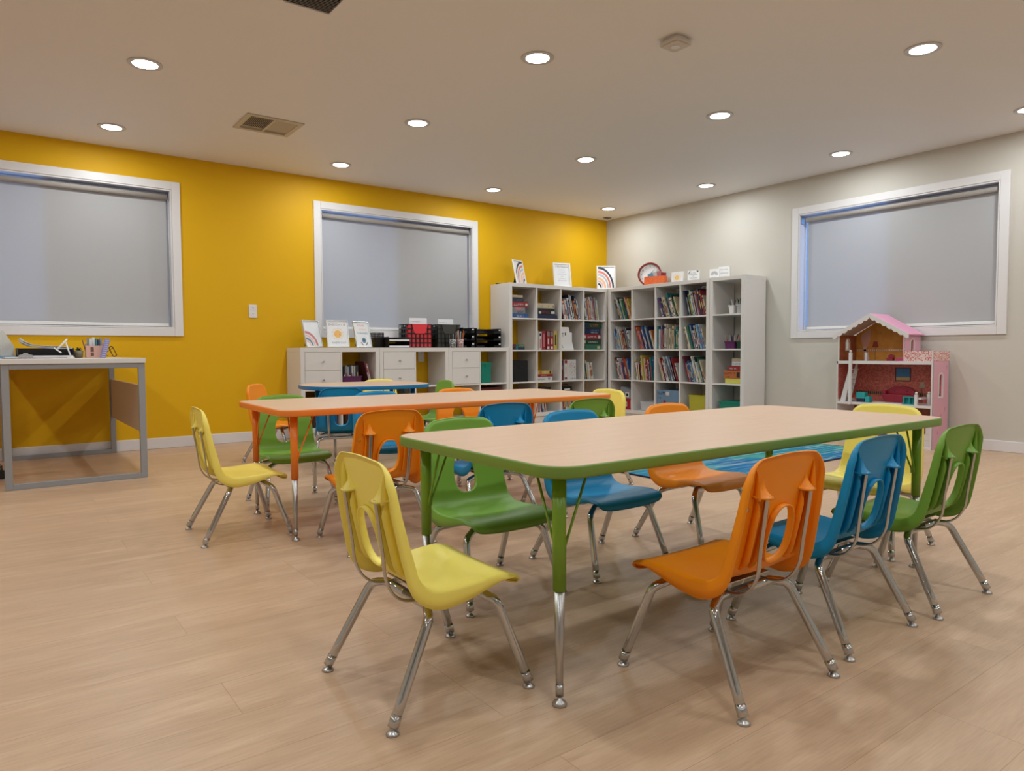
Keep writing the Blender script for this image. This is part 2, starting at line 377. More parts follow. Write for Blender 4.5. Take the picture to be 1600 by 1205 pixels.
for i, x in enumerate(LX):
    for j, y in enumerate(LY):
        if proto is None:
            proto = empty('ceiling_downlight', (x, y, H))
            b = MB(); b.ring(circ(0, 0, .092, 40), circ(0, 0, .066, 40), -.006, -.0003); b.build('trim_ring', M_DTRIM, proto, bevel=.002)
            b = MB(); b.lathe([(.0655, -.0045), (.0655, -.001)], seg=40); b.build('lens', M_LENS, proto)
            r = proto
        else: r = copy_tree(proto); r.location = (x, y, H)
        if (i, j) in names: tag(r, names[(i, j)], 'ceiling light', 'recessed ceiling downlights')
        else: tag(r, 'round ceiling downlight behind the camera outside the photo', 'ceiling light', 'recessed downlights out of view')
        la = bpy.data.lights.new('downlight_lamp', 'AREA'); la.shape = 'DISK'; la.size = .13; la.energy = LAMP_W; la.color = LAMP_COL
        lo = bpy.data.objects.new('downlight_lamp', la); COL.objects.link(lo); lo.parent = r; lo.location = (0, 0, -.012)

# smoke detector, vents
r = empty('smoke_detector', (2.955, 2.51, H), 0, 'square white smoke detector on the ceiling', 'smoke detector')
b = MB(); b.prism(rrect(0, 0, .10, .10, .02), -.014, -.0003); b.build('mounting_base', M_TRIM, r)
b = MB(); b.prism(rrect(0, 0, .13, .13, .025), -.034, -.016); b.prism(rrect(0, 0, .11, .11, .02), -.040, -.034); b.build('cover', mat('aged_white', rgb(205, 195, 185), .5), r, bevel=.003)
b = MB(); b.lathe([(.024, -.0425), (.024, -.040)]); b.build('test_button', M_TRIM, r)
def vent(name, x0, x1, y0, y1, label, quads, m):
    r = empty(name, ((x0+x1)/2, (y0+y1)/2, H), 0, label, 'air vent')
    w, d = x1-x0, y1-y0; f = .035
    b = MB(); b.box(-w/2, w/2, -d/2, -d/2+f, -.008, -.0004); b.box(-w/2, w/2, d/2-f, d/2, -.008, -.0004)
    b.box(-w/2, -w/2+f, -d/2+f, d/2-f, -.008, -.0004); b.box(w/2-f, w/2, -d/2+f, d/2-f, -.008, -.0004)
    if quads == 2: b.box(-.012, .012, -d/2+f, d/2-f, -.008, -.001)
    else:
        b.box(-.008, .008, -d/2+f, d/2-f, -.0085, -.001); b.box(-w/2+f, -.008, d/2-.10, d/2-.092, -.0085, -.001); b.box(.008, w/2-f, d/2-.10, d/2-.092, -.0085, -.001)
    b.build('frame', m, r, bevel=.002)
    b = MB(); b.box(-w/2+f, w/2-f, -d/2+f, d/2-f, -.0015, -.0005); b.build('dark_duct', mat('duct_dark', rgb(45, 38, 30), .9), r)
    b = MB()
    if quads == 2:
        n = int((d-2*f)/.014)
        for k in range(n):
            y = -d/2+f+.014*(k+.5)
            for a, c in ((-w/2+f, -.012), (.012, w/2-f)): b.prism([(y-.004, -.0075), (y-.003, -.0075), (y+.003, -.0025), (y+.002, -.0025)], a, c, 'x')
    else:
        for sx, lo, hi in ((-1, -w/2+f, -.008), (1, .008, w/2-f)):
            n = int((hi-lo)/.011)
            for k in range(n):
                x = lo+.011*(k+.5); dx = -.0035*sx
                b.prism([(x-.001-dx, -.0075), (x+.001-dx, -.0075), (x+.001+dx, -.002), (x-.001+dx, -.002)], -d/2+f, d/2-.1, 'y')
            for k in range(3):
                y = d/2-.088+.018*k; b.box(lo, hi, y, y+.002, -.007, -.002)
    b.build('louvre', m, r)
    if quads != 2:
        b = MB(); b.tube([(0, -d/2+f/2, -.008), (.004, -d/2+f/2-.004, -.026)], .003, 6); b.build('lever', m, r)
M_VENT = mat('cream_vent_metal', rgb(196, 184, 165), .5)
vent('ceiling_vent', 1.462, 1.862, 4.985, 5.357, 'cream supply air vent on the ceiling with four louvre panels and lever', 4, M_VENT)
vent('ceiling_vent', .86, 1.402, 2.62, 3.352, 'large return air grille at the top edge of the ceiling', 2, M_CEIL)
b = MB(); b.box(6.10, 6.19, 6.25, 6.31, H-.006, H-.0004); tag(b.build('ceiling_sensor', mat('sensor_brown', rgb(100, 80, 60), .6)), 'tiny brown ceiling sensor in the corner of the yellow and beige walls', 'sensor')

# outlet on the yellow wall
OUT = ((1.893, 1.168, 'white double wall outlet on the yellow wall between the windows'), (3.60, .755, 'white wall outlet seen through the open compartment of the middle low cabinet'), (4.32, .765, 'white wall outlet seen through the open compartment of the right low cabinet'))
r = empty('wall_outlet', (OUT[0][0], YW, OUT[0][1]), 0, OUT[0][2], 'outlet')
b = MB(); b.prism(rrect(0, 0, .072, .118, .006, 3), -.007, -.0004, 'y'); b.build('cover_plate', M_TRIM, r, bevel=.002)
for z in (-.026, .026):
    b = MB(); b.prism(rrect(0, z, .034, .030, .01, 4), -.009, -.007, 'y'); s = b.build('socket', M_WHITE, r)
    b = MB(); b.box(-.008, -.006, -.0095, -.009, z, z+.01); b.box(.006, .008, -.0095, -.009, z, z+.01); b.prism(circ(0, z-.007, .003, 8), -.0095, -.009, 'y'); b.build('slot', M_INK, s)
for x, z, l in OUT[1:]: c = copy_tree(r); c.location = (x, YW, z); tag(c, l, 'outlet')

# ------------------------------------------------------------------ chairs
PROF = [(.172, .236), (.1695, .248), (.160, .2605), (.143, .2695), (.115, .2740), (.07, .271), (.02, .267), (-.03, .266), (-.064, .269), (-.088, .279), (-.105, .298), (-.119, .335), (-.131, .385), (-.142, .435), (-.151, .485), (-.158, .525), (-.161, .550)]
def catmull(P, n=12):
    out = []
    for i in range(len(P)-1):
        p0, p1, p2, p3 = P[max(i-1, 0)], P[i], P[i+1], P[min(i+2, len(P)-1)]
        for k in range(n):
            t = k/n
            out.append(tuple(.5*((2*b)+(-a+c)*t+(2*a-5*b+4*c-d)*t*t+(-a+3*b-3*c+d)*t**3) for a, b, c, d in zip(p0, p1, p2, p3)))
    out.append(tuple(P[-1])); return out
CV = catmull(PROF); AL = [0]
for i in range(1, len(CV)): AL.append(AL[-1]+math.hypot(CV[i][0]-CV[i-1][0], CV[i][1]-CV[i-1][1]))
LS = AL[-1]
def cs(s):
    s = max(0, min(LS, s)); lo, hi = 0, len(AL)-1
    while hi-lo > 1:
        md = (lo+hi)//2
        if AL[md] <= s: lo = md
        else: hi = md
    t = (s-AL[lo])/(AL[hi]-AL[lo]+1e-12)
    x = CV[lo][0]+(CV[hi][0]-CV[lo][0])*t; z = CV[lo][1]+(CV[hi][1]-CV[lo][1])*t
    a, c = max(lo-2, 0), min(hi+2, len(CV)-1); dx, dz = CV[c][0]-CV[a][0], CV[c][1]-CV[a][1]; l = math.hypot(dx, dz)
    return x, z, dx/l, dz/l
def s_of_z(z):
    for i in range(len(CV)-1, 0, -1):
        if CV[i-1][1] <= z <= CV[i][1] and CV[i][0] < -.08: return AL[i-1]+(AL[i]-AL[i-1])*(z-CV[i-1][1])/(CV[i][1]-CV[i-1][1]+1e-9)
    return LS
def SP(s, y, off=0):
    ex = 0
    if s > LS: ex = s-LS
    if s < 0: ex = s
    x, z, tx, tz = cs(s); nx, nz = tz, -tx
    f = max(0, min(1, s/LS)); k = .004*min(1, max(0, f/.15)) if f < .42 else .004+.009*min(1, (f-.42)/.2)
    d = k*min(1.2, (y/.15)**2)+off
    if .12 < f < .42: d -= .004*(1-min(1, (y/.12)**2))*math.sin(PI*(f-.12)/.3)
    lift = .011*min(1.1, abs(y)/.15)**3*max(0, 1-s/.05) if s < .05 else 0
    return Vector((x+nx*d+tx*ex, y, z+nz*d+tz*ex+lift))
def hw(s):
    f = s/LS
    return .156 if f < .5 else .156-.020*(f-.5)/.5
def half_boundary(n):
    pts = []; rt, rf = .046, .022
    L = LS
    wt = hw(L)
    for k in range(20): pts.append((L+.006*math.cos(PI/2*k/20), (wt-rt)*k/20))
    for k in range(14):
        a = PI/2*k/14; pts.append((L-rt+rt*math.cos(a), wt-rt+rt*math.sin(a)))
    for k in range(40):
        s = L-rt+(rf-(L-rt))*k/40; pts.append((s, hw(s)))
    wf = hw(0)
    for k in range(14):
        a = PI/2*k/14; pts.append((rf-rf*math.sin(a), wf-rf+rf*math.cos(a)))
    for k in range(13): pts.append((0, (wf-rf)*(1-k/12)))
    return resample(pts, n)
def resample(pts, n):
    A = [0]
    for i in range(1, len(pts)): A.append(A[-1]+math.hypot(pts[i][0]-pts[i-1][0], pts[i][1]-pts[i-1][1]))
    out = []; j = 0
    for k in range(n+1):
        t = A[-1]*k/n
        while j < len(A)-2 and A[j+1] < t: j += 1
        u = (t-A[j])/(A[j+1]-A[j]+1e-12); u = min(1, u)
        out.append((pts[j][0]+(pts[j+1][0]-pts[j][0])*u, pts[j][1]+(pts[j+1][1]-pts[j][1])*u))
    return out
SH = s_of_z(.376)
def half_hole(n):
    a, c = .046, .068; p = []
    for k in range(61):
        t = PI*k/60; q = 2/2.5; ct, st = math.cos(t), math.sin(t)
        tap = 1+.10*(-ct)
        p.append((SH+c*math.copysign(abs(ct)**q, ct), a*abs(st)**q*tap))
    return resample(p, n)
def fdepth(s):
    f = max(0, min(1, s/LS))
    T = [(0, .002), (.08, .009), (.2, .022), (.3, .034), (.40, .042), (.46, .040), (.55, .032), (.75, .027), (.93, .022), (1, .010)]
    for (a, u), (c, v) in zip(T, T[1:]):
        if f <= c: return u+(v-u)*(f-a)/(c-a)
    return T[-1][1]
def shell_mesh():
    n = 64; hb = half_boundary(n); hh = half_hole(n)
    bd = hb+[(s, -y) for s, y in hb[-2:0:-1]]; ho = hh+[(s, -y) for s, y in hh[-2:0:-1]]
    K = len(bd); rows = []
    rows.append([SP(s, y, -.017) for s, y in [(SH+(s-SH)*1.0, y*1.0) for s, y in ho]])
    rows.append([SP(s, y, -.008) for s, y in [(SH+(s-SH)*.985, y*.985) for s, y in ho]])
    rows.append([SP(s, y, -.002) for s, y in [(SH+(s-SH)*.988, y*.988) for s, y in ho]])
    NR = 26
    for r in range(NR+1):
        t = (r/NR)**1.25
        rows.append([SP(h[0]*(1-t)+c[0]*t, h[1]*(1-t)+c[1]*t) for h, c in zip(ho, bd)])
    def outn(i):
        a, c = bd[i-1], bd[(i+1) % K]; ds, dy = c[0]-a[0], c[1]-a[1]; l = math.hypot(ds, dy)
        v = (-dy/l, ds/l)
        m = (bd[i][0]-LS*.5, bd[i][1])
        return v if v[0]*m[0]*.15+v[1]*m[1] > 0 or abs(m[1]) < .01 and v[0]*m[0] > 0 else (-v[0], -v[1])
    on = [outn(i) for i in range(K)]
    for out, dep in ((.0045, .0015), (.0075, .006), (.0085, .5), (.0105, 1.0)):
        row = []
        for i in range(K):
            s, y = bd[i]; x, z, tx, tz = cs(s); nx, nz = tz, -tx
            d = dep if dep < .1 else fdepth(s)*dep
            p = SP(s, y); ns, ny = on[i]; kf = .35+.65*min(1, s/.06); ns, ny = ns*kf, ny*kf; d *= (.5+.5*min(1, s/.05))
            row.append(Vector((p.x+tx*ns*out-nx*d, p.y+ny*out, p.z+tz*ns*out-nz*d)))
        rows.append(row)
    b = MB(); b.grid(rows, closed=True)
    me = bpy.data.meshes.new('shell'); me.from_pydata(b.v, [], b.f); me.update()
    bm = bmesh.new(); bm.from_mesh(me)
    bmesh.ops.recalc_face_normals(bm, faces=bm.faces)
    # make sure seat faces point up
    f = max(bm.faces, key=lambda q: -abs(q.calc_center_median().x-.03)-abs(q.calc_center_median().y)*3)
    if f.normal.z < 0: bmesh.ops.reverse_faces(bm, faces=bm.faces)
    bm.to_mesh(me); bm.free()
    o = bpy.data.objects.new('shell', me); COL.objects.link(o)
    md = o.modifiers.new('s', 'SOLIDIFY'); md.thickness = .0036; md.offset = -1; md.use_even_offset = False
    dg = bpy.context.evaluated_depsgraph_get(); e = o.evaluated_get(dg); me2 = bpy.data.meshes.new_from_object(e)
    bpy.data.objects.remove(o)
    # ribs, pockets
    r = MB()
    for sy in (-1, 1):
        for yy, z0, z1, dep in ((.069, .30, .466, .016), (.103, .30, .468, .019)):
            rows = []
            for k in range(13):
                z = z0+(z1-z0)*k/12; s = s_of_z(z); q = dep*min(1, (k+.6)/2, (12-k+.6)/2)
                a, c = SP(s, sy*yy, -.0030), SP(s, sy*yy, -.0036-q)
                rows.append([a+Vector((0, -.0012, 0)), c+Vector((0, -.0008, 0)), c+Vector((0, .0008, 0)), a+Vector((0, .0012, 0))])
            r.grid(rows, closed=True)
        # pocket: widening hood above the upright
        rows = []
        for k in range(9):
            t = (k/8)**.7; z = .512-.040*t; s = s_of_z(z); wd = .004+.009*t+.017*t**4; q = .008*t+.021*t**3
            row = []
            for u in range(11):
                a = PI*u/10; row.append(SP(s, sy*.0865+wd*math.cos(a), -.003-q*math.sin(a)**.8))
            rows.append(row)
        z = .471; s = s_of_z(z)
        rows.append([SP(s, sy*.0865+.012*math.cos(PI*u/10), -.004-.012*math.sin(PI*u/10)) for u in range(11)])
        r.grid(rows, smooth=True)
        # fin curving to the top corner
        rows = []
        for k in range(11):
            t = k/10; z = .468+.066*t; s = s_of_z(z); y = sy*(.110-.004*t+.008*t*t); q = .019*(1-t)**.7+.001
            a, c = SP(s, y, -.0030), SP(s, y, -.0036-q)
            rows.append([a+Vector((0, -.0012, 0)), c+Vector((0, -.0008, 0)), c+Vector((0, .0008, 0)), a+Vector((0, .0012, 0))])
        r.grid(rows, closed=True)
    tmp = bpy.data.meshes.new('t'); tmp.from_pydata(r.v, [], r.f)
    bm = bmesh.new(); bm.from_mesh(me2); bm.from_mesh(tmp)
    bm.to_mesh(me2); bm.free(); bpy.data.meshes.remove(tmp)
    for p in me2.polygons: p.use_smooth = True
    return me2
def arc_path(p0, p1, p2, r, n=7):
    """round the corner p1 between p0 and p2"""
    p0, p1, p2 = Vector(p0), Vector(p1), Vector(p2); a = (p0-p1).normalized(); c = (p2-p1).normalized()
    ang = a.angle(c); d = r/math.tan(ang/2); s, e = p1+a*d, p1+c*d; out = []
    for k in range(n+1):
        t = k/n; out.append(s.lerp(p1, t).lerp(p1.lerp(e, t), t))
    return out
CHAIR_MESH = shell_mesh()
def make_chair():
    root = empty('school_chair')
    o = bpy.data.objects.new('shell', CHAIR_MESH); COL.objects.link(o); o.parent = root
    for fx, bx, cx in ((-.178, -.072, -.052), (.176, .108, .078)):
        for sy in (1, -1):
            foot = Vector((fx, sy*.182, .014)); top = Vector((bx, sy*.150, .212)); mid = Vector((cx, sy*.10, .232 if fx > 0 else .222)); cen = Vector((cx, 0, mid.z))
            dirn = (top-foot).normalized()
            path = [foot+dirn*.002]+[foot+dirn*(.012+(.17-.012)*k/3) for k in (1, 2)]+arc_path(foot, top, mid, .035)+[mid, cen]
            b = MB(); b.tube(path, .0112, 14)
            b.tube([foot+dirn*.001, foot+dirn*.026], .0120, 14)
            lg = b.build('leg', M_CHROME, root)
            b = MB(); b.lathe([(.0140, 0), (.0148, .0025), (.012, .006), (.007, .009), (.0055, .011), (.0055, .018)], (fx, sy*.182, 0), 18); b.build('glide', M_DULL, lg)
    for sy in (1, -1):
        P = [Vector((x_, sy*y_, z_)) for x_, y_, z_ in ((-.167, .0865, .474), (-.162, .0865, .440), (-.156, .086, .395), (-.149, .085, .345), (-.144, .084, .300), (-.134, .083, .272), (-.118, .082, .250), (-.095, .080, .236), (-.06, .078, .231), (0, .076, .234), (.075, .074, .240))]
        P = [Vector(q) for q in catmull([tuple(p) for p in P], 4)]
        b = MB(); b.tube(P, [(.0070, .0032)]*len(P), 12, flat=(0, 1, 0)); b.build('frame_upright', M_DULL, root)
    b = MB(); b.box(-.055, .08, -.095, .095, .2445, .2475); b.box(-.05, .075, .05, .066, .23, .2445); b.box(-.05, .075, -.066, -.05, .23, .2445); b.build('seat_bracket', M_DULL, root)
    for sy in (1, -1):
        b = MB(); p = SP(s_of_z(.443), sy*.122, -.0042); b.ball((p.x, p.y, p.z), .0042, seg=10); b.build('rivet', M_DULL, root)
    return root
CHP = make_chair(); first = True
SHM = {}
for k, m in M_CH.items():
    me = CHAIR_MESH.copy(); me.name = 'chair_shell_'+k; me.materials.clear(); me.materials.append(m); SHM[k] = me
def chair(color, x, y, heading, label, group=None, z=0):
    global first
    r = CHP if first else copy_tree(CHP); first = False
    r.location = (x, y, z); r.rotation_euler = (0, 0, heading)
    for c in r.children:
        if c.name.startswith('shell'): c.data = SHM[color]
    tag(r, label, 'chair', group)
G1, G2, G3 = 'chairs around the green-edged table', 'chairs around the orange-edged table', 'chairs around the blue-edged table'
D = math.radians
chair('yellow', .824, 1.464, D(-1), 'yellow chair at the near left end of the green-edged table', G1)
chair('orange', 1.440, 1.050, D(90), 'orange chair, nearest on camera side of the green-edged table, back to viewer', G1)
chair('blue', 1.917, 1.075, D(91), 'blue chair, middle of camera side of the green-edged table', G1)
chair('green', 2.398, 1.056, D(90), 'green chair, rightmost on camera side of the green-edged table', G1)
chair('green', 1.312, 1.911, D(-90), 'green chair facing viewer across green-edged table, right behind its left end', G1)
chair('blue', 1.826, 1.904, D(-90), 'blue chair facing viewer, middle of far side of green-edged table', G1)
chair('orange', 2.377, 1.890, D(-90), 'orange chair facing viewer, far right side of the green-edged table', G1)
chair('yellow', 2.868, 1.42, D(181), 'yellow chair at the right end of the green-edged table before dollhouse', G1)
chair('yellow', .860, 3.19, D(-2.5), 'yellow chair at the left end of the orange-edged table', G2)
chair('orange', 1.284, 2.700, D(88), 'orange chair on camera side of the orange-edged table, leftmost, back to viewer', G2)
chair('blue', 1.862, 2.705, D(88), 'blue chair on camera side of the orange-edged table, in the middle', G2)
chair('green', 2.37, 2.68, D(88), 'green chair on camera side of the orange-edged table, rightmost', G2)
chair('green', 1.262, 3.660, D(-92), 'green chair facing viewer behind left end of the orange-edged table', G2)
chair('blue', 1.83, 3.66, D(-92), 'blue chair facing viewer behind middle of the orange-edged table', G2)
chair('orange', 2.385, 3.650, D(-92), 'orange chair facing viewer behind right half of the orange-edged table', G2)
chair('yellow', 2.86, 3.08, D(180), 'yellow chair at the right end of the orange-edged table', G2)
chair('blue', 1.90, 4.52, D(70), 'blue chair before the blue-edged table, back to viewer', G3)
chair('orange', 1.70, 5.23, D(-42), 'orange chair at the left end of the blue-edged table by yellow wall', G3)
chair('yellow', 2.67, 5.37, D(-95), 'yellow chair behind the blue-edged table in front of the drawers', G3)
chair('green', 2.83, 4.95, D(176), 'green chair at the right of the blue-edged table, mostly hidden', G3)

# ------------------------------------------------------------------ tables
def table(name, x, y, rz, w, d, z, col, label, outline=None, legs=None):
    root = empty(name, (x, y, 0), rz, label, 'table')
    t = .028; out = outline or rrect(0, 0, w, d, .075, 10)
    cen = (0, 0)
    def inset(q): 
        res = []; n = len(out)
        for i in range(n):
            a, c = out[i-1], out[(i+1) % n]; dx, dy = c[0]-a[0], c[1]-a[1]; l = math.hypot(dx, dy)+1e-9
            res.append((out[i][0]-dy/l*q, out[i][1]+dx/l*q))
        return res
    b = MB(); rows = []
    for q, zz in ((.004, z-t), (.0012, z-t+.002), (0, z-t+.006), (0, z-.004), (.001, z-.0015), (.003, z-.0004), (.005, z-.0003)):
        rows.append([(p[0], p[1], zz) for p in inset(q)])
    b.grid(rows, closed=True); n = len(out)
    b.f.append(tuple(range(n))[::-1]); b.m.append(0); b.sm.append(False)
    b.build('edge_band', M_EDGE[col], root)
    b = MB(); b.prism(inset(.0045), z-.004, z); b.build('laminate_top', M_LAM, root)
    for lx, ly in (legs or [(sx*(w/2-.072), sy*(d/2-.078)) for sx in (1, -1) for sy in (1, -1)]):
        b = MB(); b.tube([(lx, ly, .262), (lx, ly, z-t-.0005)], [.0150, .0162], 20); lg = b.build('leg', M_TLEG[col], root)
        b = MB(); b.tube([(lx, ly, .022), (lx, ly, .10), (lx, ly, .263)], [.0078, .009, .0125], 16, cap=True); b.tube([(lx, ly, .022), (lx, ly, .048)], .0092, 16); b.build('leg_insert', M_DULL, lg)
        b = MB(); b.lathe([(.0165, 0), (.017, .004), (.013, .010), (.006, .014), (.005, .024)], (lx, ly, 0), 18); b.build('glide', M_DULL, lg)
        for dx, dy in ((-math.copysign(1, lx), 0), (0, -math.copysign(1, ly))):
            p = []
            a = Vector((lx+dx*.017, ly+dy*.017, .36)); c = Vector((lx+dx*.085, ly+dy*.085, z-t-.0005)); a2 = Vector((lx+dx*.0165, ly+dy*.0165, .345))
            b = MB(); b.tube([a2, a, c], .0032, 8); b.build('brace', M_TLEG[col], root)
    return root
table('activity_table', 1.845, 1.462, -.012, 1.83, .762, .5515, 'green', 'long activity table with maple top and green edge, nearest the camera')
table('activity_table', 1.862, 3.165, -.035, 1.83, .762, .5585, 'orange', 'long activity table with maple top and orange edge, second from the camera')
ol = []
for k in range(64):
    a = 2*PI*k/64; ct, st = math.cos(a), math.sin(a); q = 2/2.6
    ol.append((.475*math.copysign(abs(ct)**q, ct), .40*math.copysign(abs(st)**q, st)))
table('activity_table', 2.27, 4.93, -.10, .9, .7, .556, 'blue', 'small rounded activity table with blue edge, in front of the low white cabinets', ol, [(.3, .22), (-.3, .22), (.3, -.22), (-.3, -.22)])
# rug
b = MB(); b.box(-1.145, 1.145, -.95, .95, .0002, .009); o = b.build('area_rug', M_RUG); o.location = (4.425, 3.60, 0); tag(o, 'blue and green streaked rectangular rug on the floor behind the tables', 'rug')
o2 = MB(); 
for a in ((-1.155, -1.145, -.96, .96), (1.145, 1.155, -.96, .96), (-1.145, 1.145, -.96, -.95), (-1.145, 1.145, .95, .96)): o2.box(a[0], a[1], a[2], a[3], .0002, .010)
o2.build('rug_binding', mat('dark_blue_binding', rgb(25, 40, 80), .9), o)

# ------------------------------------------------------------------ shelving
YF, XF, TK = 6.066, 5.91, 1.54
BASE = .0757
T_Y = Tm(4.482, YF, 0); T_R = Tm(XF, 6.02, -PI/2)
C4 = 1.465; PAN = .039; CELL = .335; DIV = .015
def kallax(name, T, cols, rows, label, depth=.355, group=None):
    root = empty(name); root.matrix_world = T; tag(root, label, 'bookcase', group)
    W = 2*PAN+cols*CELL+(cols-1)*DIV; Hh = 2*PAN+rows*CELL+(rows-1)*DIV
    b = MB(); b.box(0, PAN, 0, depth, BASE+PAN, BASE+Hh-PAN); b.build('side_panel', M_SHELF, root, bevel=.0015)
    b = MB(); b.box(W-PAN, W, 0, depth, BASE+PAN, BASE+Hh-PAN); b.build('side_panel', M_SHELF, root, bevel=.0015)
    b = MB(); b.box(0, W, 0, depth, BASE+Hh-PAN, BASE+Hh); b.build('top_panel', M_SHELF, root, bevel=.0015)
    b = MB(); b.box(0, W, 0, depth, BASE, BASE+PAN); b.build('bottom_panel', M_SHELF, root, bevel=.0015)
    b = MB(); b.box(.01, W-.01, .02, depth-.02, 0, BASE); b.build('plinth', M_SHELF, root)
    for c in range(1, cols):
        x = PAN+c*CELL+(c-1)*DIV; b = MB(); b.box(x, x+DIV, .001, depth-.001, BASE+PAN, BASE+Hh-PAN); b.build('divider', M_SHELF, root)
    for r in range(1, rows):
        z = BASE+PAN+r*CELL+(r-1)*DIV
        for c in range(cols):
            x = PAN+c*(CELL+DIV); b = MB(); b.box(x, x+CELL, .0012, depth-.001, z, z+DIV); b.build('shelf', M_SHELF, root)
    return root
kallax('bookcase', T_Y, 4, 4, 'tall white cube bookcase against the yellow wall in the corner')
kallax('bookcase', T_R, 4, 4, 'tall white cube bookcase against the beige wall, packed with books')
T_N = Tm(XF, 6.02-C4-.001, -PI/2)
kallax('bookcase', T_N, 1, 4, 'narrow white single column bookcase with pencil cups, nearest the dollhouse')
T_L = [Tm(2.187, YF, 0), Tm(2.952, YF, 0), Tm(3.717, YF, 0)]
for k, T in enumerate(T_L):
    T = Matrix.Translation((0, 0, 0)) @ T
    nm = ['leftmost, under the three picture frames', 'middle, under the black and red file crates', 'rightmost, beside the tall bookcase'][k]
    r = empty('low_cabinet'); r.matrix_world = T; tag(r, 'low white cube cabinet with two drawers, '+nm, 'cabinet', 'low white cabinets along the yellow wall')
    Wd = 2*PAN+2*CELL+DIV-.0005; Hh = 2*PAN+2*CELL+DIV; dp = .355; z1 = BASE+Hh
    for nme, q in (('side_panel', (0, PAN, 0, dp, BASE+PAN, z1-PAN)), ('side_panel', (Wd-PAN, Wd, 0, dp, BASE+PAN, z1-PAN)), ('top_panel', (0, Wd, 0, dp, z1-PAN, z1)), ('bottom_panel', (0, Wd, 0, dp, BASE, BASE+PAN)),
                   ('plinth', (.01, Wd-.01, .02, dp-.02, 0, BASE)), ('divider', (PAN+CELL, PAN+CELL+DIV, .001, dp-.001, BASE+PAN, z1-PAN)),
                   ('shelf', (PAN, PAN+CELL, .0012, dp-.001, BASE+PAN+CELL, BASE+PAN+CELL+DIV)), ('shelf', (PAN+CELL+DIV, Wd-PAN, .0012, dp-.001, BASE+PAN+CELL, BASE+PAN+CELL+DIV))):
        b = MB(); b.box(*q); b.build(nme, M_SHELF, r, bevel=.0015)
    zc = BASE+PAN+CELL+DIV
    for j in range(2):
        za = zc+.002+j*.1670; b = MB(); b.box(PAN+.002, PAN+CELL-.002, -.001, .016, za, za+.164); b.box(PAN+.012, PAN+CELL-.012, .016, dp-.03, za+.008, za+.13)
        dr = b.build('drawer', M_SHELF, r, bevel=.001)
        b = MB(); T0 = b.T; b.T = Matrix.Translation((PAN+CELL/2, -.001, za+.082)) @ Matrix.Rotation(PI/2, 4, 'X'); b.lathe([(.005, 0), (.005, .010), (.009, .016), (.009, .021), (.004, .024)], seg=14); b.build('knob', M_DULL, dr)

def cellT(T, c, r, rows=4, y=.02):
    """front-left-bottom corner of the compartment (r counts from the top)"""
    return T @ Matrix.Translation((PAN+c*(CELL+DIV), y, BASE+PAN+(rows-1-r)*(CELL+DIV)+.0004))

PAL = {'r': ('red', rgb(142, 38, 42)), 'b': ('blue', rgb(43, 80, 131)), 'n': ('navy', rgb(33, 41, 70)), 'o': ('orange', rgb(180, 103, 55)), 'w': ('white', rgb(198, 196, 194)),
       'g': ('green', rgb(52, 104, 71)), 'y': ('yellow', rgb(188, 166, 81)), 't': ('teal', rgb(38, 108, 112)), 'm': ('maroon', rgb(91, 40, 47)), 'k': ('black', rgb(32, 32, 35)),
       's': ('grey', rgb(126, 126, 130)), 'c': ('cream', rgb(186, 171, 142)), 'p': ('purple', rgb(83, 61, 109)), 'l': ('light blue', rgb(106, 147, 180)), 'i': ('pink', rgb(183, 113, 120)), 'd': ('dark green', rgb(27, 60, 46)), 'e': ('beige', rgb(168, 149, 127))}
M_BK = {k: mat('book_cloth_'+v[0].replace(' ', '_'), v[1], .45) for k, v in PAL.items()}
def book_mb(t, h, d, deco, seed):
    R = random.Random(seed); b = MB(); cv = min(.0014, t*.2)
    b.box(0, cv, 0, d, 0, h); b.box(t-cv, t, 0, d, 0, h); b.box(cv, t-cv, 0, cv, 0, h)
    b.box(cv, t-cv, cv, d-.004, .003, h-.003, 1)
    # spine lettering and bands
    if R.random() < .35: b.box(t*.62, t-cv*.2, -.0002, 0, .002, h-.002, 3)
    if t > .005:
        z = h*R.uniform(.15, .25)
        b.box(t*.22, t*.78, -.0003, 0, z, z+h*R.uniform(.25, .45), 2)
        if R.random() < .6: b.box(t*.02, t*.98, -.0003, 0, h*.82, h*.82+h*R.uniform(.03, .09), 2)
        if R.random() < .5: b.box(t*.02, t*.98, -.0003, 0, h*.04, h*.04+h*.04, 2)
    return b
SEED = [0]
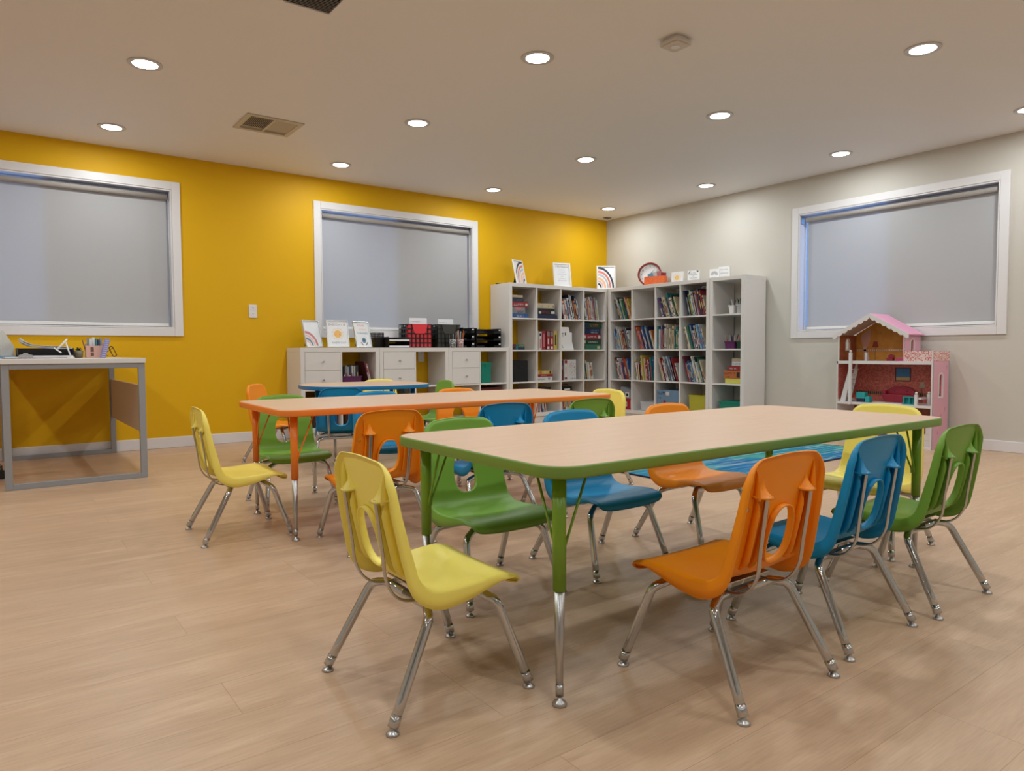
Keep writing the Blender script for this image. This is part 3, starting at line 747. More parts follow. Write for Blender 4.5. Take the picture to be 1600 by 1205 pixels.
def books(T, codes, where, lean=.3, W=CELL, dmin=.19, dmax=.25, x_start=None, hs=(.2, .285), thick=(.0045, .014), group=None, yj=.03, stretch=1.9):
    n = len(codes); R = random.Random(hash(codes) % 1000 if False else sum(ord(c)*(i+3) for i, c in enumerate(codes)))
    ts = [R.uniform(*thick) for _ in codes]; H0 = [R.uniform(*hs) for _ in codes]
    cl = math.cos(lean)
    p0 = (max(H0[0], H0[1] if n > 1 else 0)*math.sin(lean)+.004) if x_start is None else x_start
    avail = W-.006-p0; need = sum(t/cl+.0007 for t in ts)
    f = min(stretch, avail/need); ts = [t*f*.985 for t in ts] if f > 1 else [(t*f*.985) for t in ts]
    p = p0
    for i, c in enumerate(codes):
        t, h = ts[i], H0[i]
        if lean > .05: h = min(h, (p-.002)/math.sin(lean), (CELL-.012-t*math.sin(lean))/cl)
        h = min(h, CELL-.015); SEED[0] += 1
        acc = R.choice([q for q in 'wkycrb' if q != c])
        o = book_mb(t, h, R.uniform(dmin, dmax), acc, SEED[0]).build('book', [M_BK[c], M_PAGES, M_BK[acc], M_BK['w']])
        o.matrix_world = T @ Matrix.Translation((p, R.uniform(0, yj), 0)) @ Matrix.Rotation(-lean, 4, 'Y')
        tk = 'thin' if t < .0085 else 'thick'
        pose = 'leaning' if lean > .05 else 'upright'
        tag(o, '%s %s book, %s from left, %s in %s' % (tk, PAL[c][0], ordn(i), pose, where), 'book', group or 'books in '+where)
        p += t/cl+.0007
RW = ['top', 'second', 'third', 'bottom']; CW = ['first', 'second', 'third', 'fourth']
def wr(r, c, u): return '%s row %s compartment, %s wall bookcase' % (RW[r], CW[c], u)
books(cellT(T_Y, 2, 0), 'mwowbwnstonbw', wr(0, 2, 'yellow'), .22, yj=.02)
books(cellT(T_Y, 3, 0), 'ddwosrwowsimsw', wr(0, 3, 'yellow'), .17, yj=.02)
books(cellT(T_Y, 3, 2), 'ddycwcw', wr(2, 3, 'yellow'), .14, hs=(.17, .235), W=.23, stretch=2.6)
books(cellT(T_Y, 1, 3), 'rrwbwrbswrc', wr(3, 1, 'yellow'), .12, stretch=1.3, hs=(.20, .225))
books(cellT(T_Y, 2, 3), 'swrwcsowns', wr(3, 2, 'yellow'), .1, hs=(.20, .225))
books(cellT(T_R, 0, 0), 'kswdtwrsgkooy', wr(0, 0, 'beige'), .36)
books(cellT(T_R, 2, 0), 'pnwycysntiwwdgc', wr(0, 2, 'beige'), .36)
books(cellT(T_R, 3, 0), 'ndkyggwmwimbnrrc', wr(0, 3, 'beige'), .26)
books(cellT(T_R, 0, 1), 'lblbwtwrocmwskw', wr(1, 0, 'beige'), .28)
books(cellT(T_R, 1, 1), 'roiinnwbbnlnwo', wr(1, 1, 'beige'), .34)
books(cellT(T_R, 2, 1), 'twpinbwcccweccettgc', wr(1, 2, 'beige'), 0, x_start=.006)
books(cellT(T_R, 3, 1), 'cywdgbbnwkwkslwllc', wr(1, 3, 'beige'), .3)
books(cellT(T_R, 0, 2), 'tkrmwwsitbrrowlb', wr(2, 0, 'beige'), .26)
books(cellT(T_R, 1, 2), 'cwmrgycoorwsnrtb', wr(2, 1, 'beige'), .14)
books(cellT(T_R, 2, 2), 'crmwwsswlsnkrrww', wr(2, 2, 'beige'), .32)
books(cellT(T_R, 3, 2), 'mrbbylbwwdwsgtwc', wr(2, 3, 'beige'), .32)

def scribble(b, x0, x1, z, h, y, m, seed=1):
    R = random.Random(seed); x = x0
    while x < x1-.001:
        w_ = h*R.uniform(.25, .7)
        if R.random() < .15: x += h*.5
        k = R.random(); w_ = min(w_, x1-x)
        if k < .5: b.box(x, x+w_*.3, y-.0004, y, z, z+h, m); b.box(x+w_*.3, x+w_, y-.0004, y, z, z+h*.25, m)
        else: b.box(x, x+w_, y-.0004, y, z+h*.7, z+h, m); b.box(x+w_*.35, x+w_*.65, y-.0004, y, z, z+h*.7, m)
        x += w_+h*.18
def gbox(T, x, y, z, w_, d, h, main, label, name='game_box', accents=(), upright=False, group=None, cat='box', bev=.002):
    """boxed game: lid over tray with a printed front"""
    root = empty(name); root.matrix_world = T @ Matrix.Translation((x, y, z)); tag(root, label, cat, group)
    b = MB(); b.box(0, w_, 0, d, 0, h); b.build('box_body', M_BK[main] if isinstance(main, str) else main, root, bevel=bev)
    for (x0, x1, z0, z1, c, kind, sd) in accents:
        b = MB()
        if kind == 'patch': b.box(x0*w_, x1*w_, -.0006, -.0001, z0*h, z1*h)
        else: scribble(b, x0*w_, x1*w_, z0*h, (z1-z0)*h, -.0006, 0, sd)
        b.build('printed_'+kind, M_BK[c], root)
    return root
GS = 'stacked game boxes in the yellow wall bookcase'
# yellow wall bookcase
T = cellT(T_Y, 0, 0, y=.03); zz = 0
for w_, h_, c, lb, ac in ((.235, .048, 'b', 'low blue box at the bottom of the stack, top left compartment', [(.3, .7, .3, .7, 'w', 'lettering', 1)]),
        (.190, .065, 's', 'grey game box, second from the bottom in the top left compartment', [(.3, .7, .55, .95, 'i', 'patch', 1), (.45, .9, .1, .45, 'k', 'lettering', 2)]),
        (.235, .062, 'r', 'red game box in the middle of the top left compartment stack', [(.15, .65, .25, .65, 'w', 'lettering', 3), (.82, .95, .3, .7, 'w', 'patch', 1)]),
        (.158, .042, 'n', 'navy game box, second from the top in the top left compartment', [(.4, .9, .2, .55, 's', 'lettering', 4)]),
        (.158, .028, 'c', 'thin cream box on top of the top left compartment stack', [])):
    gbox(T, .008, 0, zz, w_, .25, h_, c, lb, accents=ac, group=GS); zz += h_+.0006
T = cellT(T_Y, 1, 0, y=.03); zz = 0
for w_, h_, c, lb, ac in ((.300, .042, 'n', 'wide dark blue game box at the bottom, beside the black and white one', []),
        (.270, .055, 'k', 'black game box with white and red lettering in the second top compartment', [(.12, .25, .2, .7, 'w', 'patch', 1), (.3, .7, .3, .65, 'r', 'lettering', 5), (.78, .97, .25, .75, 'w', 'patch', 1)]),
        (.262, .016, 'k', 'thin black box between the cream box and the lettered black box', []),
        (.262, .055, 'c', 'long cream box on top, second compartment of the top row', [(.3, .32, .2, .6, 's', 'patch', 1), (.62, .64, .2, .6, 's', 'patch', 1), (.9, .93, .2, .6, 'k', 'patch', 1)])):
    gbox(T, .008, 0, zz, w_, .26, h_, c, lb, accents=ac, group=GS); zz += h_+.0006
T = cellT(T_Y, 0, 1, y=.03)
gbox(T, .01, 0, 0, .058, .12, .062, 'm', 'small maroon card box, left in the nearly empty second row compartment', accents=[(.2, .8, .2, .5, 'k', 'patch', 1)], name='card_box')
gbox(T, .071, 0, 0, .028, .11, .060, 't', 'small teal card box standing between maroon and green card boxes', name='card_box')
gbox(T, .102, 0, 0, .088, .11, .028, 'n', 'small navy card box under the green one, second row', name='card_box')
gbox(T, .102, 0, .0286, .085, .11, .032, 'g', 'small green card box stacked on the navy one, second row', name='card_box', accents=[(.1, .9, .3, .7, 'c', 'lettering', 9)])
T = cellT(T_Y, 1, 1, y=.03); xx = .006
for w_, h_, c, lb, ac in ((.030, .215, 'c', 'cream game box standing first at left among the red upright games', [(.2, .8, .1, .8, 'e', 'patch', 1)]),
        (.042, .205, 'w', 'white game box standing left of the red upright games', [(.3, .75, .1, .6, 'i', 'patch', 1), (.25, .8, .75, .9, 'k', 'patch', 1)]),
        (.052, .213, 'r', 'red upright game box with pink lettering beside the white one', [(.3, .7, .15, .85, 'i', 'patch', 1)]),
        (.048, .212, 'r', 'red upright game box with white circle, left of its twin', [(.1, .9, .72, .95, 's', 'patch', 1), (.35, .7, .3, .6, 'w', 'patch', 1), (.2, .8, .04, .18, 'w', 'patch', 1)]),
        (.048, .212, 'r', 'red upright game box with white circle, right of its twin', [(.1, .9, .72, .95, 's', 'patch', 1), (.35, .7, .3, .6, 'w', 'patch', 1), (.2, .8, .04, .18, 'w', 'patch', 1)]),
        (.052, .213, 'y', 'pale yellow upright game box standing right of the red twins', [(.35, .7, .25, .8, 'k', 'patch', 1)])):
    gbox(T, xx, 0, 0, w_, .26, h_, c, lb, accents=ac, group='upright games in the second row'); xx += w_+.004+(.010 if c == 'r' and 'pink' in lb else 0)
# white board leaning
root = empty('activity_binder'); root.matrix_world = cellT(T_Y, 2, 1, y=.05) @ Matrix.Translation((.006, 0, 0)) @ Matrix.Rotation(0, 4, 'X') @ Matrix.Rotation(-.0, 4, 'Y'); tag(root, 'white binder with black line drawing leaning in the second row third compartment', 'binder')
b = MB(); b.prism([(0, .0), (.225, 0), (.14, .262), (0, .262)], 0, .008, 'y'); b.build('cover', M_WHITE, root, bevel=.001)
b = MB(); b.box(.03, .075, -.0006, -.0001, .185, .19); b.box(.05, .055, -.0006, -.0001, .15, .20); b.box(.085, .10, -.0006, -.0001, .165, .20); b.prism([(.01, .09), (.016, .092), (.062, .02), (.056, .018)], -.0006, -.0001, 'y'); b.build('line_drawing', M_INK, root)
b = MB(); b.box(.0, .20, .0085, .03, 0, .20); b.build('inner_pages', M_PAPER, root)
T = cellT(T_Y, 3, 1, y=.03); zz = 0
for w_, h_, c, lb, ac in ((.292, .062, 'g', 'light green game box at the bottom, fourth compartment of second row', [(.3, .6, .25, .6, 'b', 'lettering', 1), (.78, .93, .2, .7, 'c', 'patch', 1), (.03, .12, .3, .7, 'k', 'patch', 1)]),
        (.288, .060, 'd', 'dark green game box with white lettering above the light green one', [(.3, .8, .3, .6, 'w', 'lettering', 2), (.05, .14, .2, .8, 'c', 'patch', 1)]),
        (.288, .058, 'r', 'red game box with white lettering between green and blue ones', [(.25, .75, .3, .65, 'w', 'lettering', 3), (.05, .15, .2, .8, 'w', 'patch', 1), (.84, .96, .2, .8, 'w', 'patch', 1)]),
        (.280, .070, 'n', 'navy game box with two lines of pale lettering, fourth compartment', [(.4, .9, .55, .8, 'l', 'lettering', 4), (.45, .85, .15, .4, 'w', 'lettering', 5)]),
        (.300, .070, 'd', 'dark box with orange lettering topmost in the fourth compartment of second row', [(.4, .8, .3, .7, 'o', 'lettering', 6), (.1, .3, .2, .7, 'n', 'patch', 1)])):
    gbox(T, .006, 0, zz, w_, .28, h_, c, lb, accents=ac, group=GS); zz += h_+.0006
T = cellT(T_Y, 0, 2, y=.02)
root = empty('storage_bin'); root.matrix_world = T @ Matrix.Translation((.012, 0, 0)); tag(root, 'black fabric storage bin in the left compartment of the third row', 'bin')
b = MB(); b.prism([(0, 0), (.215, 0), (.213, .235), (.002, .235)], 0, .006, 'y'); b.prism([(0, 0), (.215, 0), (.213, .235), (.002, .235)], .28, .286, 'y'); b.box(0, .006, .006, .28, 0, .234); b.box(.209, .215, .006, .28, 0, .234); b.box(.006, .209, .006, .28, 0, .004); b.build('bin_body', mat('black_fabric', rgb(20, 20, 22), .9), root)
b = MB(); b.tube([(.08, -.004, .18), (.085, -.012, .165), (.13, -.012, .165), (.135, -.004, .18)], .003, 8); b.build('pull_loop', M_BLACK, root)
T = cellT(T_Y, 1, 2, y=.03); zz = 0
for w_, h_, c, lb, ac in ((.232, .045, 'w', 'white book lying at the bottom of the short stack, third row', [(.02, .5, .3, .6, 'n', 'lettering', 1), (.72, .85, .3, .8, 's', 'patch', 1)]),
        (.240, .030, 'r', 'red book lying in the middle of the short stack, third row', [(.3, .6, .35, .65, 'w', 'lettering', 2)]),
        (.222, .040, 'y', 'yellow patterned book lying on top of the short stack, third row', [(.2, .35, .1, .9, 'o', 'patch', 1), (.5, .6, .1, .9, 'c', 'patch', 1), (.85, .95, .1, .9, 'k', 'patch', 1)])):
    gbox(T, .004, 0, zz, w_, .2, h_, c, lb, accents=ac, name='thick_book', group='books lying in the third row', cat='book'); zz += h_+.0006
T = cellT(T_Y, 2, 2, y=.03)
gbox(T, .008, .01, 0, .052, .25, .23, 'm', 'dark maroon binder standing left of the red and white game box', accents=[(.3, .8, .55, .75, 's', 'patch', 1)], name='binder', cat='binder')
gbox(T, .066, 0, 0, .045, .25, .236, 'w', 'white upright game box spine with red corners, third row third compartment', accents=[(.1, .9, .82, .97, 'r', 'patch', 1), (.1, .9, .03, .14, 'r', 'patch', 1), (.4, .6, .3, .65, 'i', 'patch', 1)])
r = gbox(T, .1116, 0, 0, .135, .06, .236, 'w', 'red and white dotted game box facing forward in the third row third compartment', accents=[(.3, .95, .04, .10, 'k', 'lettering', 4)])
b = MB(); R = random.Random(5)
for k in range(60): x, z = .02+R.random()*.1, .045+R.random()*.15; s_ = R.uniform(.003, .007); b.box(x, x+s_, -.0008, -.0002, z, z+s_)
b.build('printed_dots', M_BK['r'], r)
# things lying on the bottom books
for k, (c, w_) in enumerate(((1, .17), (2, .14))):
    T = cellT(T_Y, c, 3, y=.02)
    root = empty('radio'); root.matrix_world = T @ Matrix.Translation((.06+.0*k, .03, .2275)); tag(root, ['black case with white stripe lying on the bottom row books, second compartment', 'black and white case with handle on the bottom row books, third compartment'][k], 'case')
    b = MB(); b.prism(rrect(w_/2, .025, w_, .05, .014, 5), 0, .12, 'y'); b.build('case_body', M_BLACK, root)
    b = MB(); b.box(.02, w_-.03, -.0008, -.0002, .010, .022); b.build('white_stripe', M_WHITE, root)
    if k: b = MB(); b.tube([(.02, .05, .048), (.03, .05, .07), (w_-.03, .05, .07), (w_-.02, .05, .048)], .004, 8); b.build('handle', M_BLACK, root)
def openbin(T, x, y, z, w_, d, h, m, label, name='storage_bin', rim=.006, lid=False, cat='bin', t=.003):
    root = empty(name); root.matrix_world = T @ Matrix.Translation((x, y, z)); tag(root, label, cat)
    i = .012; b = MB()
    o0, o1 = rrect(w_/2, d/2, w_-2*i, d-2*i, .015, 4), rrect(w_/2, d/2, w_-2*rim, d-2*rim, .018, 4)
    n0, n1 = rrect(w_/2, d/2, w_-2*i-2*t, d-2*i-2*t, .013, 4), rrect(w_/2, d/2, w_-2*rim-2*t, d-2*rim-2*t, .016, 4)
    rows = [[(p[0], p[1], 0) for p in o0], [(p[0], p[1], h-.008) for p in o1], [(p[0], p[1], h-.008) for p in rrect(w_/2, d/2, w_, d, .02, 4)], [(p[0], p[1], h) for p in rrect(w_/2, d/2, w_, d, .02, 4)], [(p[0], p[1], h) for p in n1], [(p[0], p[1], t) for p in n0]]
    b.grid(rows, closed=True, smooth=False); n = len(o0)
    b.f.append(tuple(range(n))[::-1]); b.m.append(0); b.sm.append(False); q = len(rows)-1
    b.f.append(tuple(range(q*n, q*n+n))); b.m.append(0); b.sm.append(False)
    b.build('bin_body', m, root)
    if lid:
        b = MB(); b.prism(rrect(w_/2, d/2, w_+.004, d+.004, .02, 4), h+.0004, h+.010); b.prism(rrect(w_/2, d/2, w_-.04, d-.04, .02, 4), h+.010, h+.016); b.build('lid', m, root, bevel=.002)
    return root
M_MAROON = mat('dark_red_plastic', rgb(95, 30, 28), .5); M_TEAL = mat('teal_plastic', rgb(0, 125, 105), .4); M_PURP = mat('purple_plastic', rgb(90, 30, 85), .4)
M_CLEAR = mat('clear_plastic', rgb(225, 225, 228), .15, alpha=.35); M_LIME = mat('lime_translucent_plastic', rgb(190, 185, 60), .25, alpha=.8)
openbin(cellT(T_Y, 0, 3), .02, .01, 0, .29, .3, .2, M_MAROON, 'dark red storage bin, bottom row left compartment of the yellow wall bookcase')
# beige wall bookcase, bottom row
T = cellT(T_R, 0, 3, y=.02)
root = empty('toy_barn'); root.matrix_world = T @ Matrix.Translation((.085, .02, 0)); tag(root, 'red toy barn with grey roof in the bottom left compartment of beige wall bookcase', 'toy barn')
b = MB(); b.box(0, .235, 0, .16, 0, .125); b.prism([(0, .126), (.235, .126), (.235, .20), (.05, .20), (0, .20)], .0, .16, 'y'); b.prism([(0, .20), (.05, .255), (.10, .20)], 0, .006, 'y'); b.build('barn_wall', mat('barn_red', rgb(165, 25, 40), .5), root)
b = MB(); b.prism([(.035, .128), (.236, .128), (.236, .215), (.10, .262), (.05, .262)], -.004, -.0008, 'y'); b.prism([(.0, .20), (.05, .262), (.10, .262), (.236, .215), (.236, .2005)], .008, .165, 'y'); b.build('roof', mat('barn_roof_grey', rgb(130, 135, 145), .5), root)
for x, z in ((.13, .145), (.10, .035)):
    b = MB(); b.ring([(x, z), (x+.055, z), (x+.055, z+.055), (x, z+.055)], [(x+.010, z+.010), (x+.045, z+.010), (x+.045, z+.045), (x+.010, z+.045)], -.008, -.0045, 'y'); wd = b.build('barn_window', M_WHITE, root)
    b = MB(); b.box(x+.010, x+.045, -.007, -.005, z+.010, z+.045); b.build('opening', M_BLACK, wd)
b = MB(); b.box(.215, .232, -.006, -.0008, .02, .11); b.build('barn_door', M_WHITE, root)
r = openbin(cellT(T_R, 1, 3), .07, .02, 0, .255, .2, .105, M_CLEAR, 'clear plastic tray with white papers, bottom row second compartment')
b = MB(); b.box(.025, .225, .02, .17, .004, .05); b.build('paper_stack', M_PAPER, r)
T = cellT(T_R, 2, 3, y=.02)
r = gbox(T, .012, 0, 0, .315, .24, .25, mat('box_slate_blue', rgb(105, 135, 165), .5), 'slate blue cardboard toy box with printed red stars, bottom row third compartment', 'toy_box', accents=[(.04, .36, .80, .92, 'n', 'lettering', 3), (.4, .56, .78, .94, 'w', 'patch', 1), (.04, .2, .62, .70, 'n', 'lettering', 6)])
b = MB()
for x, z, q in ((.11, .12, .03), (.2, .09, .035), (.27, .10, .03), (.16, .05, .025)):
    pts = [(x+q*(1 if k % 2 == 0 else .42)*math.cos(PI/2+k*PI/5), z+q*(1 if k % 2 == 0 else .42)*math.sin(PI/2+k*PI/5)) for k in range(10)]; b.prism(pts, -.0012, -.0002, 'y')
b.build('printed_star', M_BK['r'], r)
gbox(cellT(T_R, 3, 3), .10, .0, 0, .225, .2, .045, 'r', 'flat red box under the lime bin, bottom row fourth compartment', accents=[(.3, .8, .3, .6, 'w', 'lettering', 2)])
r = openbin(cellT(T_R, 3, 3), .085, .0, .0457, .245, .26, .17, M_LIME, 'translucent lime storage bin with orange toys, bottom row fourth compartment')
b = MB(); R = random.Random(8)
for k in range(14): b.ball((.04+R.random()*.16, .03+R.random()*.18, .028+R.random()*.05), .022, seg=8)
b.build('orange_toys', mat('toy_orange', rgb(225, 135, 40), .5), r)
# narrow bookcase
def pencils(root, cx, cy, z, rad, n, h, seed, mats=None):
    R = random.Random(seed)
    for k in range(n):
        a = 2*PI*k/n+R.uniform(-.3, .3); rr = rad*.45; tx, ty = cx+math.cos(a)*rad*.78, cy+math.sin(a)*rad*.78
        L_ = h*R.uniform(.9, 1.15); bx_, by_ = cx+math.cos(a)*rr*.5, cy+math.sin(a)*rr*.5
        dx, dy = (tx-bx_)/(.08)*L_, (ty-by_)/(.08)*L_
        m = R.choice(mats or [M_BK['y'], M_BK['o'], M_BK['k'], M_BK['w'], M_BK['b'], M_BK['t']])
        b = MB(); b.tube([(bx_, by_, z+.003), (bx_+dx*.92, by_+dy*.92, z+L_*.95), (bx_+dx, by_+dy, z+L_)], [.0036, .0036, .0014], 7)
        b.build('pencil', m, root)
def cup(T, x, y, z, r, h, m, label, n, ph, seed, name='pencil_cup', mats=None, group=None):
    root = empty(name); root.matrix_world = T @ Matrix.Translation((x, y, z)); tag(root, label, 'pencil cup', group)
    b = MB(); b.lathe([(r*.9, 0), (r, h), (r-.002, h), (r*.9-.002, .003)], seg=20); b.build('cup_body', m, root)
    pencils(root, 0, 0, .003, r, n, ph, seed, mats)
T = cellT(T_N, 0, 0, y=.04)
r = openbin(T, .145, 0, 0, .075, .09, .085, M_WHITE, 'white plastic pencil bin with markers, left, top of the narrow bookcase', 'pencil_bin'); pencils(r, .037, .045, .004, .03, 5, .125, 3)
r = openbin(T, .235, .0, 0, .085, .09, .09, M_CLEAR, 'clear pencil bin with markers, right, top of the narrow bookcase', 'pencil_bin'); pencils(r, .042, .045, .004, .034, 6, .13, 4)
T = cellT(T_N, 0, 1, y=.04)
r = openbin(T, .10, 0, 0, .135, .11, .075, M_PURP, 'purple pencil caddy with white markers, second row of the narrow bookcase', 'pencil_caddy'); pencils(r, .04, .055, .004, .034, 6, .13, 5, [M_BK['w'], M_BK['o'], M_BK['b']]); pencils(r, .095, .055, .004, .034, 6, .13, 6, [M_BK['w'], M_BK['k'], M_BK['i']])
r = openbin(T, .24, 0, 0, .085, .11, .075, mat('dark_green_plastic', rgb(10, 60, 40), .4), 'dark green pencil caddy at right, second row of the narrow bookcase', 'pencil_caddy'); pencils(r, .042, .055, .004, .034, 6, .13, 7, [M_BK['w'], M_BK['i'], M_BK['o']])
T = cellT(T_N, 0, 2, y=.03); zz = 0
for x, w_, h_, c, lb, ac in ((.135, .195, .050, mat('box_pale_yellow', rgb(205, 200, 90), .5), 'plain pale yellow box at the bottom of the stack in the narrow bookcase', []),
        (.120, .205, .078, 'o', 'orange game box with dark lettering above the pale yellow box', [(.05, .65, .55, .8, 'm', 'lettering', 3), (.74, .92, .15, .85, 'k', 'patch', 1), (.1, .35, .1, .3, 'm', 'lettering', 4)]),
        (.172, .152, .050, 'r', 'red game box with white lettering above the orange box, narrow bookcase', [(.1, .7, .3, .6, 'w', 'lettering', 5)]),
        (.215, .108, .042, 'w', 'white book on the red game box in the narrow bookcase', [(.1, .9, .3, .6, 'n', 'lettering', 7)]),
        (.215, .105, .030, 'e', 'tan box topmost on the stack in the narrow bookcase', [])):
    gbox(T, x, 0, zz, w_, .22, h_, c, lb, accents=ac, group='stacked boxes in the narrow bookcase'); zz += h_+.0006
openbin(cellT(T_N, 0, 3), .045, .02, 0, .27, .29, .155, M_TEAL, 'teal storage bin with lid in the bottom of the narrow bookcase', lid=True)
# low cabinets' open compartments
def lowT(k, c, r): return T_L[k] @ Matrix.Translation((PAN+c*(CELL+DIV), .02, BASE+PAN+(1-r)*(CELL+DIV)+.0004))
r = openbin(lowT(0, 1, 0), .012, 0, 0, .20, .26, .11, M_PURP, 'purple open bin of books in the left low cabinet')
books(lowT(0, 1, 0) @ Matrix.Translation((.028, .018, .004)), 'kssnssnk', 'purple bin of left low cabinet', 0, W=.158, x_start=.004, hs=(.19, .215), dmax=.2, yj=.006)
for k in range(2):
    o = book_mb(.012, .25-.02*k, .22, 'w', 900+k).build('book', [M_BK['i' if k else 'm'], M_PAGES, M_BK['w'], M_BK['w']]); o.matrix_world = lowT(0, 1, 0) @ Matrix.Translation((.288+.014*k, .01, 0)) @ Matrix.Rotation(-.24, 4, 'Y')
    tag(o, ['tall maroon book leaning toward the purple bin in the left low cabinet', 'tall pink book leaning outermost beside the purple bin in left low cabinet'][k], 'book')
r = openbin(lowT(2, 1, 0), .025, .02, 0, .155, .27, .205, M_TEAL, 'teal lidded bin standing in the right low cabinet', lid=True)
b = MB(); b.box(.06, .10, -.003, .004, .17, .203); b.build('latch', M_TEAL, r)
openbin(lowT(2, 1, 1), .02, .02, 0, .29, .28, .30, M_MAROON, 'dark red bin in the bottom of the right low cabinet')
openbin(lowT(0, 1, 1), .03, .02, 0, .24, .28, .27, mat('dark_brown_fabric', rgb(60, 40, 28), .9), 'dark brown bin in the lower open compartment of the left low cabinet')
gbox(lowT(0, 1, 1), .275, .0, 0, .05, .2, .29, 'y', 'yellow upright box in the lower open compartment of left low cabinet')
gbox(lowT(0, 0, 1), .02, .03, 0, .29, .26, .25, mat('dark_brown_fabric', rgb(60, 40, 28), .9), 'dark brown box below the drawers of the left low cabinet', 'storage_box')
gbox(lowT(1, 0, 1), .02, .03, 0, .25, .26, .23, M_TEAL, 'teal box below the drawers of the middle low cabinet', 'storage_box')

# ------------------------------------------------------------------ pictures and objects on top of the shelving
ART = {k: mat('print_'+k, rgb(*v), .7) for k, v in dict(rose=(200, 130, 130), blush=(230, 185, 175), slate=(110, 135, 155), charcoal=(60, 60, 68), coral=(225, 130, 110), peach=(245, 185, 135), grey=(185, 190, 200), gold=(240, 190, 110), plum=(120, 85, 100), stone=(150, 150, 158), bluegrey=(95, 130, 150)).items()}
def arc(b, cx, cz, r0, r1, a0, a1, y, m, n=20, zk=1):
    o = [(cx+r1*math.cos(a0+(a1-a0)*k/n), cz+zk*r1*math.sin(a0+(a1-a0)*k/n)) for k in range(n+1)]
    i = [(cx+r0*math.cos(a0+(a1-a0)*k/n), cz+zk*r0*math.sin(a0+(a1-a0)*k/n)) for k in range(n+1)]
    vs = [(p[0], y, p[1]) for p in o+i]; b.add(vs, [(k, k+1, n+2+k, n+1+k) for k in range(n)], m)
def frame(x, y, z, rz, lean, w_, h, label, fw=.012, fm=None, mat_w=0, group=None):
    root = empty('picture_frame', (x, y, z), label=label, cat='picture frame', rot=(-lean, 0, rz), group=group)
    b = MB(); O = [(-w_/2, 0), (w_/2, 0), (w_/2, h), (-w_/2, h)]; I = [(-w_/2+fw, fw), (w_/2-fw, fw), (w_/2-fw, h-fw), (-w_/2+fw, h-fw)]
    b.ring(O, I, -.008, .010, 'y'); b.build('frame_border', fm or M_WHITE, root, bevel=.0015)
    b = MB(); b.box(-w_/2+fw, w_/2-fw, 0, .004, fw, h-fw); b.build('print', M_PAPER, root)
    b = MB(); b.box(-w_/2+.01, w_/2-.01, .0105, .014, .008, h-.01)
    # easel leg reaching the surface behind
    L_ = h*.62; b.T = Matrix.Translation((0, .014, L_)); a = math.atan2(L_*math.tan(.30), L_)+0
    b.prism([(-.035, 0), (.035, 0), (.05, -L_/math.cos(.38)*.985), (-.05, -L_/math.cos(.38)*.985)], 0, .003, 'y') if False else None
    b.T = Matrix()
    zb_ = .008+.095*math.tan(lean); pts = [(-.03, L_), (.03, L_), (.045, zb_), (-.045, zb_)]
    ss = .075
    b.add([(p[0], .015+ss*(L_-p[1])/L_, p[1]) for p in pts]+[(p[0], .018+ss*(L_-p[1])/L_, p[1]) for p in pts], [(0, 1, 2, 3), (7, 6, 5, 4), (0, 4, 5, 1), (1, 5, 6, 2), (2, 6, 7, 3), (3, 7, 4, 0)])
    b.build('easel_back', mat('black_velvet', rgb(18, 18, 20), .95), root)
    return root
ZL = BASE+.765+.0005; ZT = BASE+1.465+.0005
M_SILV = mat('silver_frame', rgb(215, 220, 222), .25, .6)
r = frame(2.36, 6.17, ZL+.003, .42, .24, .20, .252, 'silver framed print of a rose and blue rainbow, leftmost on the low cabinets', .007, M_SILV)
b = MB()
for k, (r0, r1) in enumerate(((.118, .142), (.09, .108), (.062, .082), (.04, .056))): arc(b, -.09, .01, r0, r1, .03, PI/2, -.0005, k)
b.build('rainbow_print', [ART['rose'], ART['blush'], ART['slate'], ART['blush']], r)
r = frame(2.575, 6.14, ZL+.003, -.12, .20, .205, .255, 'silver framed sun print reading EVERY DAY IS A NEW DAY', .007, M_SILV)
for t_, s_, x_, z_, a_ in (('EVERY', .027, -.042, .213, 'plum'), ('DAY', .027, .022, .213, 'stone'), ('IS', .029, .068, .213, 'plum'), ('A', .025, -.052, .042, 'stone'), ('NEW', .027, -.012, .042, 'slate'), ('DAY', .025, .05, .042, 'stone')):
    b = MB(); b.text(t_, s_, x_, z_, -.0006); b.build('lettering', ART[a_], r)
b = MB(); b.prism(circ(0, .125, .036, 28), -.0006, -.0001, 'y')
for k in range(20):
    a = 2*PI*k/20; c_, s_ = math.cos(a), math.sin(a); r0, r1 = .045, .06 if k % 2 else .054
    b.add([(c_*r0-s_*.0022, -.0006, .125+s_*r0+c_*.0022), (c_*r0+s_*.0022, -.0006, .125+s_*r0-c_*.0022), (c_*r1+s_*.0022, -.0006, .125+s_*r1-c_*.0022), (c_*r1-s_*.0022, -.0006, .125+s_*r1+c_*.0022)], [(0, 1, 2, 3)])
b.build('sun_print', ART['gold'], r)
b = MB(); b.prism(circ(-.018, .118, .005, 10), -.0009, -.0007, 'y'); b.prism(circ(.018, .118, .005, 10), -.0009, -.0007, 'y'); b.build('sun_cheek', ART['coral'], r)
r = frame(2.845, 6.17, ZL+.003, .30, .22, .19, .25, 'silver framed globe print reading FUTURE WORLD CHANGERS', .007, M_SILV)
for t_, s_, x_, z_, a_ in (('FUTURE', .024, -.005, .210, 'coral'), ('WORLD', .024, .008, .172, 'gold'), ('CHANGERS', .0255, .004, .135, 'bluegrey')):
    b = MB(); b.text(t_, s_, x_, z_, -.0006); b.build('lettering', ART[a_], r)
b = MB(); b.prism(circ(.01, .068, .026, 24), -.0006, -.0001, 'y'); b.build('globe_print', ART['slate'], r)
b = MB()
